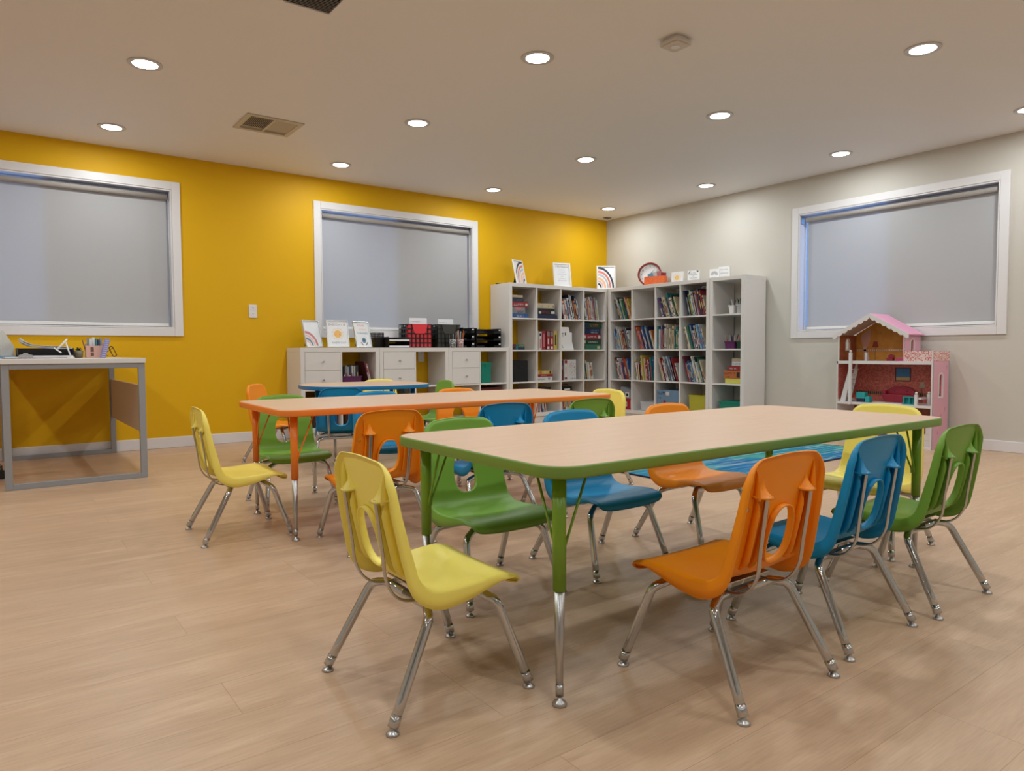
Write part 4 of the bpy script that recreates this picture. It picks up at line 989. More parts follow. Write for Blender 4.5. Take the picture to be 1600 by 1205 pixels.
for sx in (-1, 1): b.prism([(.01+sx*.038, .05), (.01+sx*.045, .048), (.01+sx*.022, .018), (.01+sx*.015, .022)][::sx], -.0006, -.0001, 'y')
for k in range(9): a = PI*.1+PI*.8*k/8; b.prism(circ(.01+.042*math.cos(a), .068+.042*math.sin(a), .0014, 6), -.0006, -.0001, 'y')
b.prism([(-.002, .075), (.012, .082), (.02, .066), (.008, .058)], -.0009, -.0007, 'y'); b.build('hands_print', ART['charcoal'], r)
# black wire basket + tray
def crate(x, y, rz, w_, d, h, m, label, fill=None, name='file_crate', pitch=.047, cut=True, group=None):
    root = empty(name, (x, y, ZL), rz, label, 'crate', group); b = MB(); t = .004
    def lat(P, L_):
        n = max(2, round(L_/pitch)); mz = max(2, round(h/pitch))
        for k in range(n+1):
            u = L_*k/n
            if k in (0, n): P(u-.004 if k else 0, u+.004 if k == 0 else L_, 0, h)
            else: P(u-pitch*.14, u+pitch*.14, 0, h)
        for k in range(mz+1):
            z = h*k/mz; P(0, L_, max(0, z-pitch*.14), min(h, z+pitch*.14))
    lat(lambda a, c, z0, z1: b.box(a, c, 0, t, z0, z1), w_); lat(lambda a, c, z0, z1: b.box(a, c, d-t, d, z0, z1), w_)
    lat(lambda a, c, z0, z1: b.box(0, t, a, c, z0, z1), d); lat(lambda a, c, z0, z1: b.box(w_-t, w_, a, c, z0, z1), d)
    b.box(t, w_-t, t, d-t, 0, .004); b.build('crate_lattice', M_BLACK, root)
    if cut:
        b = MB(); pts = [(w_*.18, h), (w_*.25, h*.66), (w_*.32, h*.60), (w_*.68, h*.60), (w_*.75, h*.66), (w_*.82, h)]; b.prism(pts, -.0035, -.0004, 'y'); b.build('hand_cutout_panel', m, root)
    if fill:
        for k in range(5):
            y0 = .006+k*(d-.02)/5; b = MB(); b.box(.007, w_-.007, y0, y0+.004, .0045, h-(.004 if k == 0 else .012+.004*k)); b.build('hanging_folder', m if k < 2 else M_BK['k'], root)
    return root
M_REDF = mat('red_folder', rgb(225, 50, 58), .5); M_DKF = mat('dark_folder', rgb(62, 60, 55), .5)
crate(3.325, 6.20, -.03, .27, .20, .235, M_REDF, 'black lattice file crate full of red folders on the low cabinets', True)
crate(3.668, 6.20, -.03, .27, .20, .238, M_DKF, 'black lattice file crate with dark folders behind the pencil cups', True)
def card(x, y, z, rz, w_, h, label):
    root = empty('paper_label', (x, y, z), label=label, cat='paper sign', rot=(-.06, 0, rz))
    b = MB(); b.box(0, w_, 0, .0015, 0, h); b.build('card', M_PAPER, root)
    b = MB(); scribble(b, .012, w_*.6, h*.78, .008, -.0002, 0, int(x*100)); scribble(b, .02, w_*.5, h*.52, .012, -.0002, 0, int(x*90)); scribble(b, w_*.6, w_*.9, h*.52, .012, -.0002, 0, int(x*80)); b.build('handwriting', ART['stone'], root)
card(3.365, 6.23, ZL+.118, -.03, .195, .18, 'white handwritten card standing in the red folder crate')
card(3.695, 6.23, ZL+.118, -.03, .180, .175, 'white handwritten card standing in the dark folder crate')
crate(2.965, 6.20, 0, .10, .12, .145, M_BLACK, 'small narrow black slatted basket beside the letter tray', name='slatted_basket', pitch=.018, cut=False)
def tray(x, y, rz, w_, d, h, tiers, label, papers=(), name='letter_tray', z=ZL, tabs=False, group=None):
    root = empty(name, (x, y, z), rz, label, 'letter tray', group)
    for k in range(tiers):
        z0 = k*h/tiers; z1 = z0+h/tiers*.72
        b = MB(); b.box(0, w_, 0, d, z0, z0+.003); b.box(0, .003, 0, d, z0+.003, z1 if k == tiers-1 else z0+h/tiers); b.box(w_-.003, w_, 0, d, z0+.003, z1 if k == tiers-1 else z0+h/tiers); b.box(.003, w_-.003, d-.003, d, z0+.003, z1)
        b.box(.003, w_*.3, 0, .003, z0+.003, z0+.02); b.box(w_*.7, w_-.003, 0, .003, z0+.003, z0+.02)
        tr = b.build('tray_tier', M_BLACK, root)
        if tabs:
            b = MB(); b.box(w_-.032, w_-.008, -.0012, -.0002, z1-.022, z1-.010); b.box(w_-.034, w_, -.0002, .003, z0+.02, z1); b.build('label_holder', M_WHITE, tr) if False else None
            b = MB(); b.box(w_-.034, w_-.003, 0, .003, z0+.02, z1-.004); s_ = b.build('corner_post', M_BLACK, tr)
            b = MB(); b.box(w_-.030, w_-.008, -.0012, -.0002, z1-.024, z1-.012); b.build('label_tab', M_PAPER, tr)
        if k in papers:
            b = MB(); b.box(.006, w_-.006, -.004, d-.02, z0+.0035, z0+.018); b.build('paper_stack', M_PAPER, root)
    return root
tray(3.07, 6.11, 0, .228, .30, .12, 2, 'black two tier letter tray with white papers, right of the picture frames', (0, 1))
tray(3.944, 6.15, .0, .142, .24, .23, 3, 'narrow black three tier organizer, left of the wider one', tabs=True)
tray(4.10, 6.13, .0, .315, .26, .225, 3, 'wide black three tier organizer against the tall bookcase side', tabs=True)
M_SPECK = mottled('black_white_speckle', rgb(40, 40, 42), rgb(190, 190, 190), 90); M_SPECK2 = mottled('red_white_speckle', rgb(150, 90, 85), rgb(200, 190, 188), 80)
TZ = Matrix.Translation((0, 0, ZL))
cup(TZ, 3.790, 6.108, 0, .034, .085, M_SPECK, 'black and white patterned pencil cup before the dark file crate', 6, .125, 21, mats=[M_BK['k'], M_BK['w'], M_BK['s']])
cup(TZ, 3.880, 6.108, 0, .036, .085, M_SPECK2, 'pencil cup with red pattern holding orange pencils on the low cabinets', 8, .165, 22, mats=[M_BK['o'], M_BK['o'], M_BK['w']])
# tall bookcase top (yellow wall)
FR = [(.118, .132, 'charcoal'), (.094, .108, 'coral'), (.076, .088, 'grey'), (.052, .066, 'peach'), (.036, .046, 'blush'), (.018, .030, 'charcoal')]
def rainbow(root, cx, cz, s_, flip):
    b = MB(); mats = []
    for k, (r0, r1, c) in enumerate(FR): mats.append(ART[c]); arc(b, cx, cz, r0*s_, r1*s_, *((.0, PI/2) if not flip else (PI/2, PI)), -.0006, k, zk=1.35)
    b.build('rainbow_print', mats, root)
r = frame(4.755, 6.20, ZT+.003, .40, .22, .21, .275, 'white framed rainbow print at the left end of the yellow wall bookcase top', .012); rainbow(r, .091, .014, 1.45, True)
r = frame(5.375, 6.22, ZT+.003, -.25, .17, .225, .29, 'white framed print reading In This Classroom on the bookcase top', .018)
b = MB(); b.text('In This Classroom', .026, 0, .243, -.0006, 0, shear=.3); b.build('lettering', ART['charcoal'], r)
b = MB()
for z, x, h_ in ((.205, .045, .005), (.180, .045, .005), (.152, .06, .008), (.127, .02, .005), (.100, .045, .005), (.075, .055, .009)): scribble(b, -x, x, z, h_, -.0002, 0, int(z*1000))
b.build('small_print', ART['stone'], r)
b = MB(); O = [(-.0945, .0185), (.0945, .0185), (.0945, .2715), (-.0945, .2715)]; I = [(-.082, .031), (.082, .031), (.082, .259), (-.082, .259)]; b.ring(O, I, -.003, -.0003, 'y'); b.build('mat_border', M_PAPER, r)
r = frame(5.975, 6.12, ZT+.003, -.62, .12, .225, .285, 'white framed rainbow print in the corner where the two bookcases meet', .014); rainbow(r, -.097, .016, 1.45, False)
b = MB(); b.box(-.04, .04, -.015, .015, 0, .018); o = b.build('stapler', M_BLACK, bevel=.003); o.location = (4.56, 6.36, ZT); tag(o, 'small flat black object behind the first frame on the bookcase top', 'object')
# beige wall bookcase top
root = empty('wall_clock', (6.13, 5.57, ZT+.001), label='round wall clock with dark red rim leaning behind the orange basket', cat='clock', rot=(-.14, 0, -1.02))
M_CLK = mat('dark_red_clock_rim', rgb(130, 35, 30), .3)
b = MB(); b.ring(circ(0, .14, .138, 48), circ(0, .14, .118, 48), -.025, .01, 'y'); b.build('clock_rim', M_CLK, root, bevel=.004)
b = MB(); b.prism(circ(0, .14, .1175, 48), -.004, .008, 'y'); b.build('clock_face', M_WHITE, root)
b = MB()
for k in range(1, 13): a = PI/2-2*PI*k/12; b.text(str(k), .024, .095*math.cos(a), .14+.095*math.sin(a), -.0052)
b.build('numerals', M_INK, root)
b = MB()
for a, L_, w_ in ((.75, .085, .0022), (-2.4, .055, .003)): b.prism([(math.sin(a+.0)*0-w_*math.cos(a), .14+w_*math.sin(a)), (w_*math.cos(a), .14-w_*math.sin(a)), (L_*math.sin(a)+w_*math.cos(a)*.5, .14+L_*math.cos(a)), (L_*math.sin(a)-w_*math.cos(a)*.5, .14+L_*math.cos(a))], -.0075, -.006, 'y')
b.build('clock_hands', M_INK, root)
root = empty('basket', (5.99, 5.525, ZT), -1.25, 'orange woven basket of cards on the beige wall bookcase', 'basket')
M_ORW = mottled('orange_woven', rgb(215, 80, 25), rgb(245, 130, 70), 120)
b = MB(); w_, d, h, t = .24, .13, .098, .004
b.box(0, w_, 0, t, 0, h); b.box(0, w_, d-t, d, 0, h); b.box(0, t, t, d-t, 0, h); b.box(w_-t, w_, t, d-t, 0, h); b.box(t, w_-t, t, d-t, 0, .004); b.build('basket_body', M_ORW, root, bevel=.003)
for k, (x, c) in enumerate(((.10, 'l'), (.125, 'w'), (.15, 'i'), (.185, 'r'), (.205, 'w'))):
    b = MB(); b.T = Matrix.Translation((x, .03+.015*k, .018)) @ Matrix.Rotation(.18*(k-2), 4, 'Y'); b.box(-.03, .03, 0, .002, 0, .125+.008*(k % 3)); b.build('card', M_BK[c], root)
def canvas(x, y, rz, w_, h, label, d=.035):
    root = empty('canvas_block', (x, y, ZT), rz, label, 'canvas block'); b = MB(); b.box(-w_/2, w_/2, 0, d, 0, h); b.build('block', M_WHITE, root, bevel=.002); return root
r = canvas(6.09, 5.13, -1.30, .135, .125, 'square white block with printed yellow sun on the beige wall bookcase')
b = MB(); b.prism(circ(0, .06, .026, 24), -.0008, -.0001, 'y')
for k in range(16):
    a = 2*PI*k/16; c_, s_ = math.cos(a), math.sin(a); b.add([(c_*.034-s_*.0016, -.0008, .06+s_*.034+c_*.0016), (c_*.034+s_*.0016, -.0008, .06+s_*.034-c_*.0016), (c_*.046+s_*.0016, -.0008, .06+s_*.046-c_*.0016), (c_*.046-s_*.0016, -.0008, .06+s_*.046+c_*.0016)], [(0, 1, 2, 3)])
b.build('sun_print', ART['gold'], r)
r = canvas(6.11, 4.925, -1.22, .125, .122, 'square white block with lines of script and dark corners, beside the sun block')
b = MB()
for z, x in ((.09, .03), (.072, .045), (.054, .012), (.036, .042)): scribble(b, -x, x, z, .009, -.0002, 0, int(z*500))
b.prism([(-.058, .085), (-.05, .083), (-.03, .113), (-.036, .118)], -.0008, -.0001, 'y'); b.prism([(.03, .118), (.058, .118), (.055, .10)], -.0008, -.0001, 'y'); b.build('lettering', ART['charcoal'], r)
b = MB(); arc(b, -.035, .002, .006, .016, 0, PI, -.0006, 0); b.build('red_flower_print', ART['coral'], r)
r = canvas(6.03, 4.59, -1.30, .105, .10, 'small white block with grey rainbow print, before the YOU ARE block', .02)
b = MB()
for k, (r0, r1) in enumerate(((.034, .040), (.024, .030), (.014, .020))): arc(b, 0, .035, r0, r1, 0, PI, -.0006, 0)
scribble(b, -.04, .02, .01, .008, -.0002, 0, 3); b.build('rainbow_print', ART['stone'], r)
r = canvas(6.12, 4.535, -1.25, .115, .125, 'white block reading YOU ARE amazing on the bookcase top', .03)
b = MB(); b.text('YOU ARE', .018, 0, .095, -.0006, 0); b.text('amazing', .026, 0, .06, -.0006, 0, shear=.3); scribble(b, -.03, .03, .02, .006, -.0002, 0, 8); b.build('lettering', ART['stone'], r)

# ------------------------------------------------------------------ desk at the left
DX0, DX1, DY0, DY1 = .040, .783, 4.972, 6.395
root = empty('desk', (DX0, DY0, 0), 0, 'white topped desk with grey steel loop legs under the left window', 'desk')
W_, D_ = DX1-DX0, DY1-DY0
b = MB(); b.box(-.004, W_+.004, -.01, D_+.01, .735, .765); b.build('desktop', M_SHELF, root, bevel=.002)
for y in (0, D_-.03):
    b = MB(); t = .038; b.box(0, t, y, y+.03, 0, .7345); b.box(W_-t, W_, y, y+.03, 0, .7345); b.box(t, W_-t, y, y+.03, 0, .034); b.box(t, W_-t, y, y+.03, .704, .7345); b.build('leg_frame', M_GREYTUBE, root, bevel=.002)
b = MB(); b.box(W_-.028, W_-.010, .0305, D_-.0305, .29, .59); b.build('side_panel', mat('tan_panel', rgb(205, 185, 168), .5), root, bevel=.002)
ZD = .7655
tray(.14, 5.62, .03, .315, .235, .095, 1, 'black letter tray heaped with white papers on the desk', (0,), z=ZD)
root = empty('paper_heap', (.15, 5.60, ZD+.020), .03, 'curling white sheets of paper lying in the black desk tray', 'paper')
for k in range(3):
    b = MB(); rows = []
    for i in range(15):
        u = i/14; zz_ = .05+.012*math.sin(u*3+k)+(.045*(max(0, .35-u)/.35)**2)+.004*k; rows.append([(.005+u*.29, .0+.005*k, zz_), (.005+u*.29, .20, zz_-.006)])
    b.grid(rows); o = b.build('sheet', M_PAPER, root); md = o.modifiers.new('s', 'SOLIDIFY'); md.thickness = .0008
root = empty('clip_arm', (.43, 5.56, ZD), 0, 'white hinged clamp arm standing in front of the desk tray', 'clamp')
b = MB(); b.lathe([(.022, 0), (.024, .004), (.010, .010)], seg=18); b.build('foot', M_WHITE, root)
b = MB(); b.tube([(0, 0, .008), (-.030, .0, .115)], .005, 10); b.build('arm', M_WHITE, root)
b = MB(); b.tube([(-.018, -.004, .128), (-.075, -.02, .062)], .0055, 10); b.build('arm', M_WHITE, root)
b = MB(); b.T = Matrix.Translation((-.078, -.02, .05)) @ Matrix.Rotation(.7, 4, 'Y'); b.prism(rrect(0, 0, .055, .02, .008), 0, .008); b.build('clamp_jaw', M_WHITE, root)
root = empty('potted_plant', (.492, 5.76, ZD), 0, 'tiny green plant in a grey pot on the desk', 'plant')
b = MB(); b.lathe([(.024, 0), (.031, .052), (.028, .052), (.022, .006)], seg=20); b.build('pot', mat('stone_pot', rgb(130, 118, 98), .8), root)
b = MB(); R = random.Random(4)
for k in range(46):
    a = R.uniform(0, 2*PI); e = R.uniform(.3, 1.3); L_ = R.uniform(.022, .038); d_ = Vector((math.cos(a)*math.cos(e), math.sin(a)*math.cos(e), math.sin(e))); p = Vector((0, 0, .046)); s_ = Vector((-math.sin(a), math.cos(a), 0))*.005
    b.add([p, p+d_*L_*.55+s_, p+d_*L_, p+d_*L_*.55-s_], [(0, 1, 2, 3)])
b.build('foliage', mat('leaf_green', rgb(45, 80, 40), .6), root)
root = empty('desk_organizer', (.535, 5.74, ZD), 0, 'pale pink desk organizer full of markers and tools', 'organizer')
b = MB(); b.box(0, .115, 0, .004, 0, .085); b.box(0, .115, .076, .08, 0, .10); b.box(0, .004, .004, .076, 0, .09); b.box(.111, .115, .004, .076, 0, .09); b.box(.004, .111, .004, .076, 0, .004); b.box(.055, .058, .004, .076, .004, .085); b.build('organizer_body', M_PINKP, root, bevel=.001)
for z in (.012, .042): b = MB(); b.box(.028, .048, -.0012, -.0002, z, z+.026 if z < .03 else z+.034); b.build('window_slot', mat('slot_brown', rgb(120, 85, 70), .7), root)
for k, (x, c, r_, h_) in enumerate(((.018, 's', .008, .14), (.035, 'w', .011, .135), (.05, 'w', .010, .145), (.068, 't', .008, .135), (.082, 'n', .008, .13), (.097, 's', .009, .14), (.012, 'm', .0035, .125))):
    b = MB(); b.tube([(x, .04, .005), (x+(.0 if k < 6 else -.028), .04, h_)], r_ if k < 6 else .003, 10); b.build('marker', M_BK[c], root)
root = empty('notebook', (.672, 5.68, ZD), 0, 'lavender spiral notebook leaning on the pink organizer', 'notebook')
root.rotation_euler = (0, -.0, .0)
b = MB(); b.T = Matrix.Rotation(.24, 4, 'Y'); b.T = Matrix.Translation((-.055, 0, .0)) @ b.T; b.box(0, .030, 0, .05, .0, .14); b.build('cover', mat('lavender_cover', rgb(150, 145, 195), .6), root, bevel=.001)
b = MB(); b.T = Matrix.Translation((-.055, 0, .0)) @ Matrix.Rotation(.24, 4, 'Y')
for k in range(9): b.tube([(.006+.0, -.003, .01+.014*k), (.024, -.003, .016+.014*k)], .0018, 6)
b.build('spiral_wire', M_WHITE, root)
root = empty('sunglasses', (.70, 5.70, ZD), .2, 'black framed glasses standing against the notebook', 'glasses')
b = MB(); b.T = Matrix.Rotation(-.42, 4, 'Y'); b.ring(rrect(.014, .042, .030, .08, .013), rrect(.014, .042, .020, .068, .009), 0, .004, 'y'); b.build('glasses_frame', M_BLACK, root)
b = MB(); b.tube([(-.004, .0, .07), (-.045, .03, .03), (-.03, .03, .012)], .002, 8); b.build('temple_arm', M_BLACK, root)
root = empty('clipboard', (.06, 5.375, ZD), .05, 'brown clipboard of papers with metal clip at the desk front', 'clipboard')
b = MB(); b.box(0, .26, 0, .22, 0, .004); b.build('board', mat('clipboard_brown', rgb(120, 95, 85), .6), root)
b = MB(); b.box(.01, .25, .01, .20, .0045, .010); b.build('paper_stack', M_PAPER, root)
b = MB(); b.prism([(.075, 0), (.155, 0), (.150, .012), (.130, .016), (.125, .026), (.105, .026), (.10, .016), (.08, .012)], .004, .010, 'y'); b.T = Matrix.Translation((0, 0, .0105)); b2 = MB(); b2.T = Matrix.Translation((0, 0, .0105)); b2.prism([(.075, 0), (.155, 0), (.150, .012), (.130, .016), (.125, .026), (.105, .026), (.10, .016), (.08, .012)], .004, .010, 'y'); b2.build('metal_clip', M_DULL, root)
root = empty('folder_stack', (.045, 5.66, ZD), 0, 'blue folder under the white paper bag on the desk', 'folder'); b = MB(); b.box(0, .085, -.02, .22, 0, .018); b.build('blue_cover', mat('light_blue_folder', rgb(110, 155, 185), .6), root)
root = empty('paper_bag', (.048, 5.74, ZD+.0185), 0, 'crumpled white paper bag at the left end of the desk', 'bag')
b = MB(); b.add([(0, 0, 0), (.08, .01, 0), (.08, .13, 0), (0, .14, 0), (-.01, .0, .15), (.018, .02, .17), (.02, .12, .16), (-.01, .13, .15), (.078, .02, .06), (.075, .12, .055)], [(0, 3, 2, 1), (0, 1, 8, 5), (0, 5, 4), (1, 2, 9, 8), (8, 9, 6, 5), (2, 3, 7, 6), (2, 6, 9), (3, 0, 4, 7), (4, 5, 6, 7)]); b.build('bag_body', mat('bag_white', rgb(205, 203, 195), .7), root)
# rolling chair mostly outside the frame
root = empty('rolling_chair', (-.255, 5.46, 0), 0, 'orange seated rolling desk chair at the left edge of the photo', 'chair')
b = MB(); b.lathe([(.022, .09), (.022, .24), (.014, .245), (.014, .40)], seg=20); b.build('gas_column', M_CHROME, root)
for k in range(5):
    a = .12+2*PI*k/5; c_, s_ = math.cos(a), math.sin(a)
    b = MB(); b.tube([(c_*.02, s_*.02, .125), (c_*.28, s_*.28, .085)], [.017, .011], 12); arm = b.build('base_arm', M_CHROME, root)
    b = MB(); cx, cy = c_*.285, s_*.285
    for q in (-.014, .014): b.tube([(cx-s_*(q-.007), cy+c_*(q-.007), .028), (cx-s_*(q+.007), cy+c_*(q+.007), .028)], .0275, 18)
    b.tube([(cx, cy, .03), (cx, cy, .085)], .006, 8); b.build('caster', M_BLACK, arm)
M_OR2 = mat('orange_seat_fabric', rgb(235, 95, 30), .6)
b = MB(); b.prism(rrect(0, 0, .44, .44, .09), .401, .455); b.build('seat', M_OR2, root, bevel=.015)
b = MB(); b.prism(rrect(0, .70, .40, .34, .09), .20, .24, 'y'); b.build('backrest', M_OR2, root, bevel=.012)
b = MB(); b.tube([(0, .10, .395), (0, .26, .395), (0, .262, .45), (0, .25, .60)], .014, 10); b.build('back_support', M_CHROME, root)

# ------------------------------------------------------------------ dollhouse
T = Tm(5.948, 3.218, -PI/2)
root = empty('dollhouse'); root.matrix_world = T; tag(root, 'three storey wooden dollhouse with pink striped roof against the beige wall', 'dollhouse')
M_DW = mat('dollhouse_white', rgb(225, 218, 215), .45); M_PINK = mat('dollhouse_pink', rgb(222, 165, 180), .55)
M_CORAL = mottled('coral_wallpaper', rgb(186, 88, 78), rgb(208, 116, 98), 70); M_OCH = mottled('ochre_wallpaper', rgb(196, 128, 40), rgb(204, 138, 52), 20)
M_TERR = mottled('terracotta_print', rgb(150, 78, 45), rgb(165, 92, 55), 25)
M_ROOF = stripes('pink_striped_roof', rgb(228, 150, 185), rgb(238, 178, 205), 1, 45)
M_FLORAL = mottled('floral_border', rgb(232, 222, 215), rgb(214, 110, 110), 95)
M_TILE = stripes('blue_grey_dotted_edge', rgb(120, 135, 150), rgb(215, 190, 200), 2, 90)
DHW, DHD = .78, .296
def arch_panel(x0, x1, y0, y1, z0, z1, wy0, wy1, wz0, wz1, m):
    b = MB(); cy = (wy0+wy1)/2; r_ = (wy1-wy0)/2; zs = wz1-r_
    b.box(x0, x1, y0, y1, z0, wz0); b.box(x0, x1, y0, wy0, wz0, z1); b.box(x0, x1, wy1, y1, wz0, z1)
    n = 12
    for k in range(n):
        a0, a1 = PI-PI*k/n, PI-PI*(k+1)/n
        p = [(cy+r_*math.cos(a0), zs+r_*math.sin(a0)), (cy+r_*math.cos(a1), zs+r_*math.sin(a1)), (cy+r_*math.cos(a1), z1), (cy+r_*math.cos(a0), z1)]; b.prism(p, x0, x1, 'x')
    return b
def arch_trim(x, wy0, wy1, wz0, wz1, t, xo):
    cy = (wy0+wy1)/2; r_ = (wy1-wy0)/2; zs = wz1-r_; n = 14
    I = [(wy0, wz0)]+[(cy+r_*math.cos(PI-PI*k/n), zs+r_*math.sin(PI-PI*k/n)) for k in range(n+1)]+[(wy1, wz0)]
    O = [(wy0-t, wz0-t)]+[(cy+(r_+t)*math.cos(PI-PI*k/n), zs+(r_+t)*math.sin(PI-PI*k/n)) for k in range(n+1)]+[(wy1+t, wz0-t)]
    b = MB(); b.ring(O, I, *sorted((x, xo)), 'x'); return b
p = arch_panel(DHW-.010, DHW, .0, DHD, 0, .783, .115, .175, .42, .60, M_PINK).build('side_panel', M_PINK, root)
arch_trim(DHW+.0003, .115, .175, .42, .60, .012, DHW+.0025).build('window_trim', M_DW, p)
b = MB(); b.box(DHW+.0003, DHW+.0016, -.0, DHD, .705, .783); b.build('floral_border', M_FLORAL, p)
b = MB(); b.box(DHW+.0003, DHW+.0014, 0, .012, .0, .704); b.box(DHW+.0003, DHW+.0014, DHD-.012, DHD, 0, .704); b.build('dotted_edge', M_TILE, p)
b = MB()
for y, z in ((.05, .23), (.22, .30), (.24, .64), (.10, .12), (.2, .1), (.15, .25)):
    for q in range(3): b.box(DHW+.0003, DHW+.0012, y+.004*q, y+.004*q+.006, z+.010*q, z+.010*q+.008)
b.build('flower_print', M_BK['i'], p)
for x0, z0, z1, m in ((0, 0, .348, M_DW), (0, .348, .703, M_DW)):
    b = MB(); b.box(x0, x0+.010, 0, DHD, z0, z1); b.build('side_panel', m, root)
b = MB(); b.box(.0103, .0115, .004, DHD-.008, .37, .675); b.build('coral_wallpaper', M_CORAL, root)
p = arch_panel(.010, .018, 0, DHD, .7035, .925, .11, .17, .80, .89, M_TERR).build('side_panel', M_TERR, root); arch_trim(.0182, .11, .17, .80, .89, .009, .0205).build('window_trim', M_DW, p)
b = MB(); b.box(.009, .019, -.004, -.0002, .7035, .925); b.build('front_edge', M_DW, p)
p = arch_panel(.550, .560, 0, DHD, .7035, .925, .11, .17, .77, .88, M_PINK).build('side_panel', M_PINK, root); arch_trim(.5603, .11, .17, .77, .88, .010, .5625).build('window_trim', M_DW, p)
b = MB(); b.box(.5603, .5614, 0, .012, .79, .925); b.box(.5603, .5614, DHD-.012, DHD, .79, .925); b.build('dotted_edge', M_TILE, p)
b = MB(); b.box(.010, DHW-.010, DHD-.006, DHD, .0, .335); b.build('back_panel', M_TERR, root)
bp = MB(); bp.box(.010, DHW-.010, DHD-.006, DHD, .3485, .675); bp = bp.build('back_panel', M_CORAL, root)
bu = MB(); bu.prism([(.018, .7035), (.55, .7035), (.55, .936), (.281, 1.0935), (.018, .936)], DHD-.006, DHD, 'y'); bu = bu.build('back_panel', M_OCH, root)
for z0, z1 in ((.0, .018), (.328, .348), (.677, .703)):
    b = MB(); b.box(.0102 if z0 < .6 else .0, DHW-.0102, -.006, DHD-.0065, z0, z1); b.build('floor_deck', M_DW, root, bevel=.001)
b = MB(); b.box(DHW-.0095, DHW-.0005, -.008, -.0002, 0, .79); b.box(.0, .0098, -.006, -.0002, 0, .70); b.build('front_edge_strip', M_DW, root)
# roof slabs with thickness, scalloped gable
for s0, s1, z0, z1 in ((-.036, .281, .917, 1.094), (.281, .585, 1.094, .917)):
    b = MB(); b.prism([(s0+.004, z0-.0035), (s1-.004*(s1 > .5), z1-.0035), (s1-.004*(s1 > .5), z1-.0003), (s0+.004, z0-.0003)], -.011, DHD-.008, 'y'); b.build('roof_lining', mat('lining_tan', rgb(200, 165, 140), .6), root)
    b = MB(); tt = .008; b.prism([(s0, z0), (s1, z1), (s1, z1+tt), (s0, z0+tt)], -.012, DHD-.002, 'y'); b.build('roof_slab', M_ROOF, root)
def scallop(xa, za, xb, zb, n):
    pts = []
    for k in range(n):
        for q in range(6):
            t = (k+q/6)/n; s_ = .013*math.sin(PI*q/6); pts.append((xa+(xb-xa)*t, za+(zb-za)*t-.024-s_))
    return pts
lo = scallop(-.036, .917, .281, 1.094, 7)+scallop(.281, 1.094, .598, .917, 7)+[(.598, .893)]
hi = [(p[0], .917+(1.094-.917)*(1-abs(p[0]-.281)/.317)+.0085) for p in lo]
b = MB(); n = len(lo)
for k in range(n-1):
    if lo[k+1][0]-lo[k][0] > 1e-6: b.prism([lo[k], lo[k+1], hi[k+1], hi[k]], -.018, -.0125, 'y')
b.build('gable_trim', M_DW, root)
# printed decoration on wallpaper (flat)
y_ = DHD-.0065
def pr(nm, m, fn, parent):
    b = MB(); fn(b); b.build(nm, m, parent)
pr('printed_picture_frame', M_BK['m'], lambda b: b.box(.36, .49, y_-.001, y_-.0001, .525, .645), bp)
pr('printed_picture', mat('picture_blue', rgb(70, 120, 165), .6), lambda b: b.box(.37, .48, y_-.0018, y_-.0012, .562, .635), bp)
pr('printed_picture', mat('picture_gold', rgb(205, 165, 110), .6), lambda b: b.box(.37, .48, y_-.0018, y_-.0012, .535, .5615), bp)
pr('printed_border', stripes('chain_border', rgb(35, 45, 40), rgb(150, 120, 90), 0, 55), lambda b: b.box(.02, DHW-.02, y_-.001, y_-.0001, .408, .432), bp)
pr('printed_lamp_shade', M_BK['e'], lambda b: b.prism([(.553, .475), (.607, .475), (.592, .525), (.568, .525)], y_-.0018, y_-.0012, 'y'), bp)
pr('printed_lamp_stem', M_INK, lambda b: b.box(.579, .581, y_-.0018, y_-.0012, .37, .475), bp)
pr('printed_border', stripes('pale_border', rgb(170, 110, 80), rgb(215, 200, 185), 0, 60), lambda b: b.box(.02, .548, y_-.001, y_-.0001, .785, .80), bu)
pr('printed_lamp_shade', M_BK['r'], lambda b: b.prism([(.16, .82), (.215, .82), (.205, .87), (.172, .87)], y_-.0018, y_-.0012, 'y'), bu)
pr('printed_lamp_stem', M_INK, lambda b: b.box(.1865, .1885, y_-.0018, y_-.0012, .71, .82), bu)
pr('printed_curtain', M_BK['i'] if False else mat('curtain_pink', rgb(205, 150, 135), .7), lambda b: b.prism([(.06, .93), (.145, .98), (.14, .87), (.105, .80), (.145, .71), (.085, .71), (.085, .80), (.065, .87)], y_-.001, y_-.0002, 'y'), bu)
pr('printed_bow', mat('bow_tan', rgb(190, 120, 60), .7), lambda b: (b.prism([(.20, .93), (.22, .94), (.20, .955)], y_-.001, y_-.0001, 'y'), b.prism([(.24, .93), (.22, .94), (.24, .955)][::-1], y_-.001, y_-.0001, 'y')), bu)
# balcony front, newels, stairs
b = MB(); b.box(.562, DHW-.012, -.002, .003, .7035, .785); b.build('balcony_panel', M_FLORAL, root)
for x, y, z0, z1 in ((.128, -.001, .3485, .775), (.175, .15, .7035, .775), (.655, .0, .3485, .435), (.70, .12, .3485, .435)):
    b = MB(); b.box(x-.011, x+.011, y, y+.022, z0, z1) if not (z0 < .4 and z1 > .7) else (b.box(x-.011, x+.011, -.030, -.008, z0-.02, z1))
    if not (x == .175): b.ball((x, y+.011 if z1 < .5 else -.019, z1+.010), .011, seg=10)
    b.build('newel_post', M_DW, root)
b = MB(); b.box(.668, .690, .015, .119, .395, .412); b.build('stair_rail', M_DW, root)
for y in (.02, .115):
    b = MB(); pts = [(.020, .3485), (.065, .3485), (.120, .60), (.120, .676), (.105, .676)]; b.prism(pts, y, y+.006, 'y'); b.build('stair_stringer', M_DW, root)
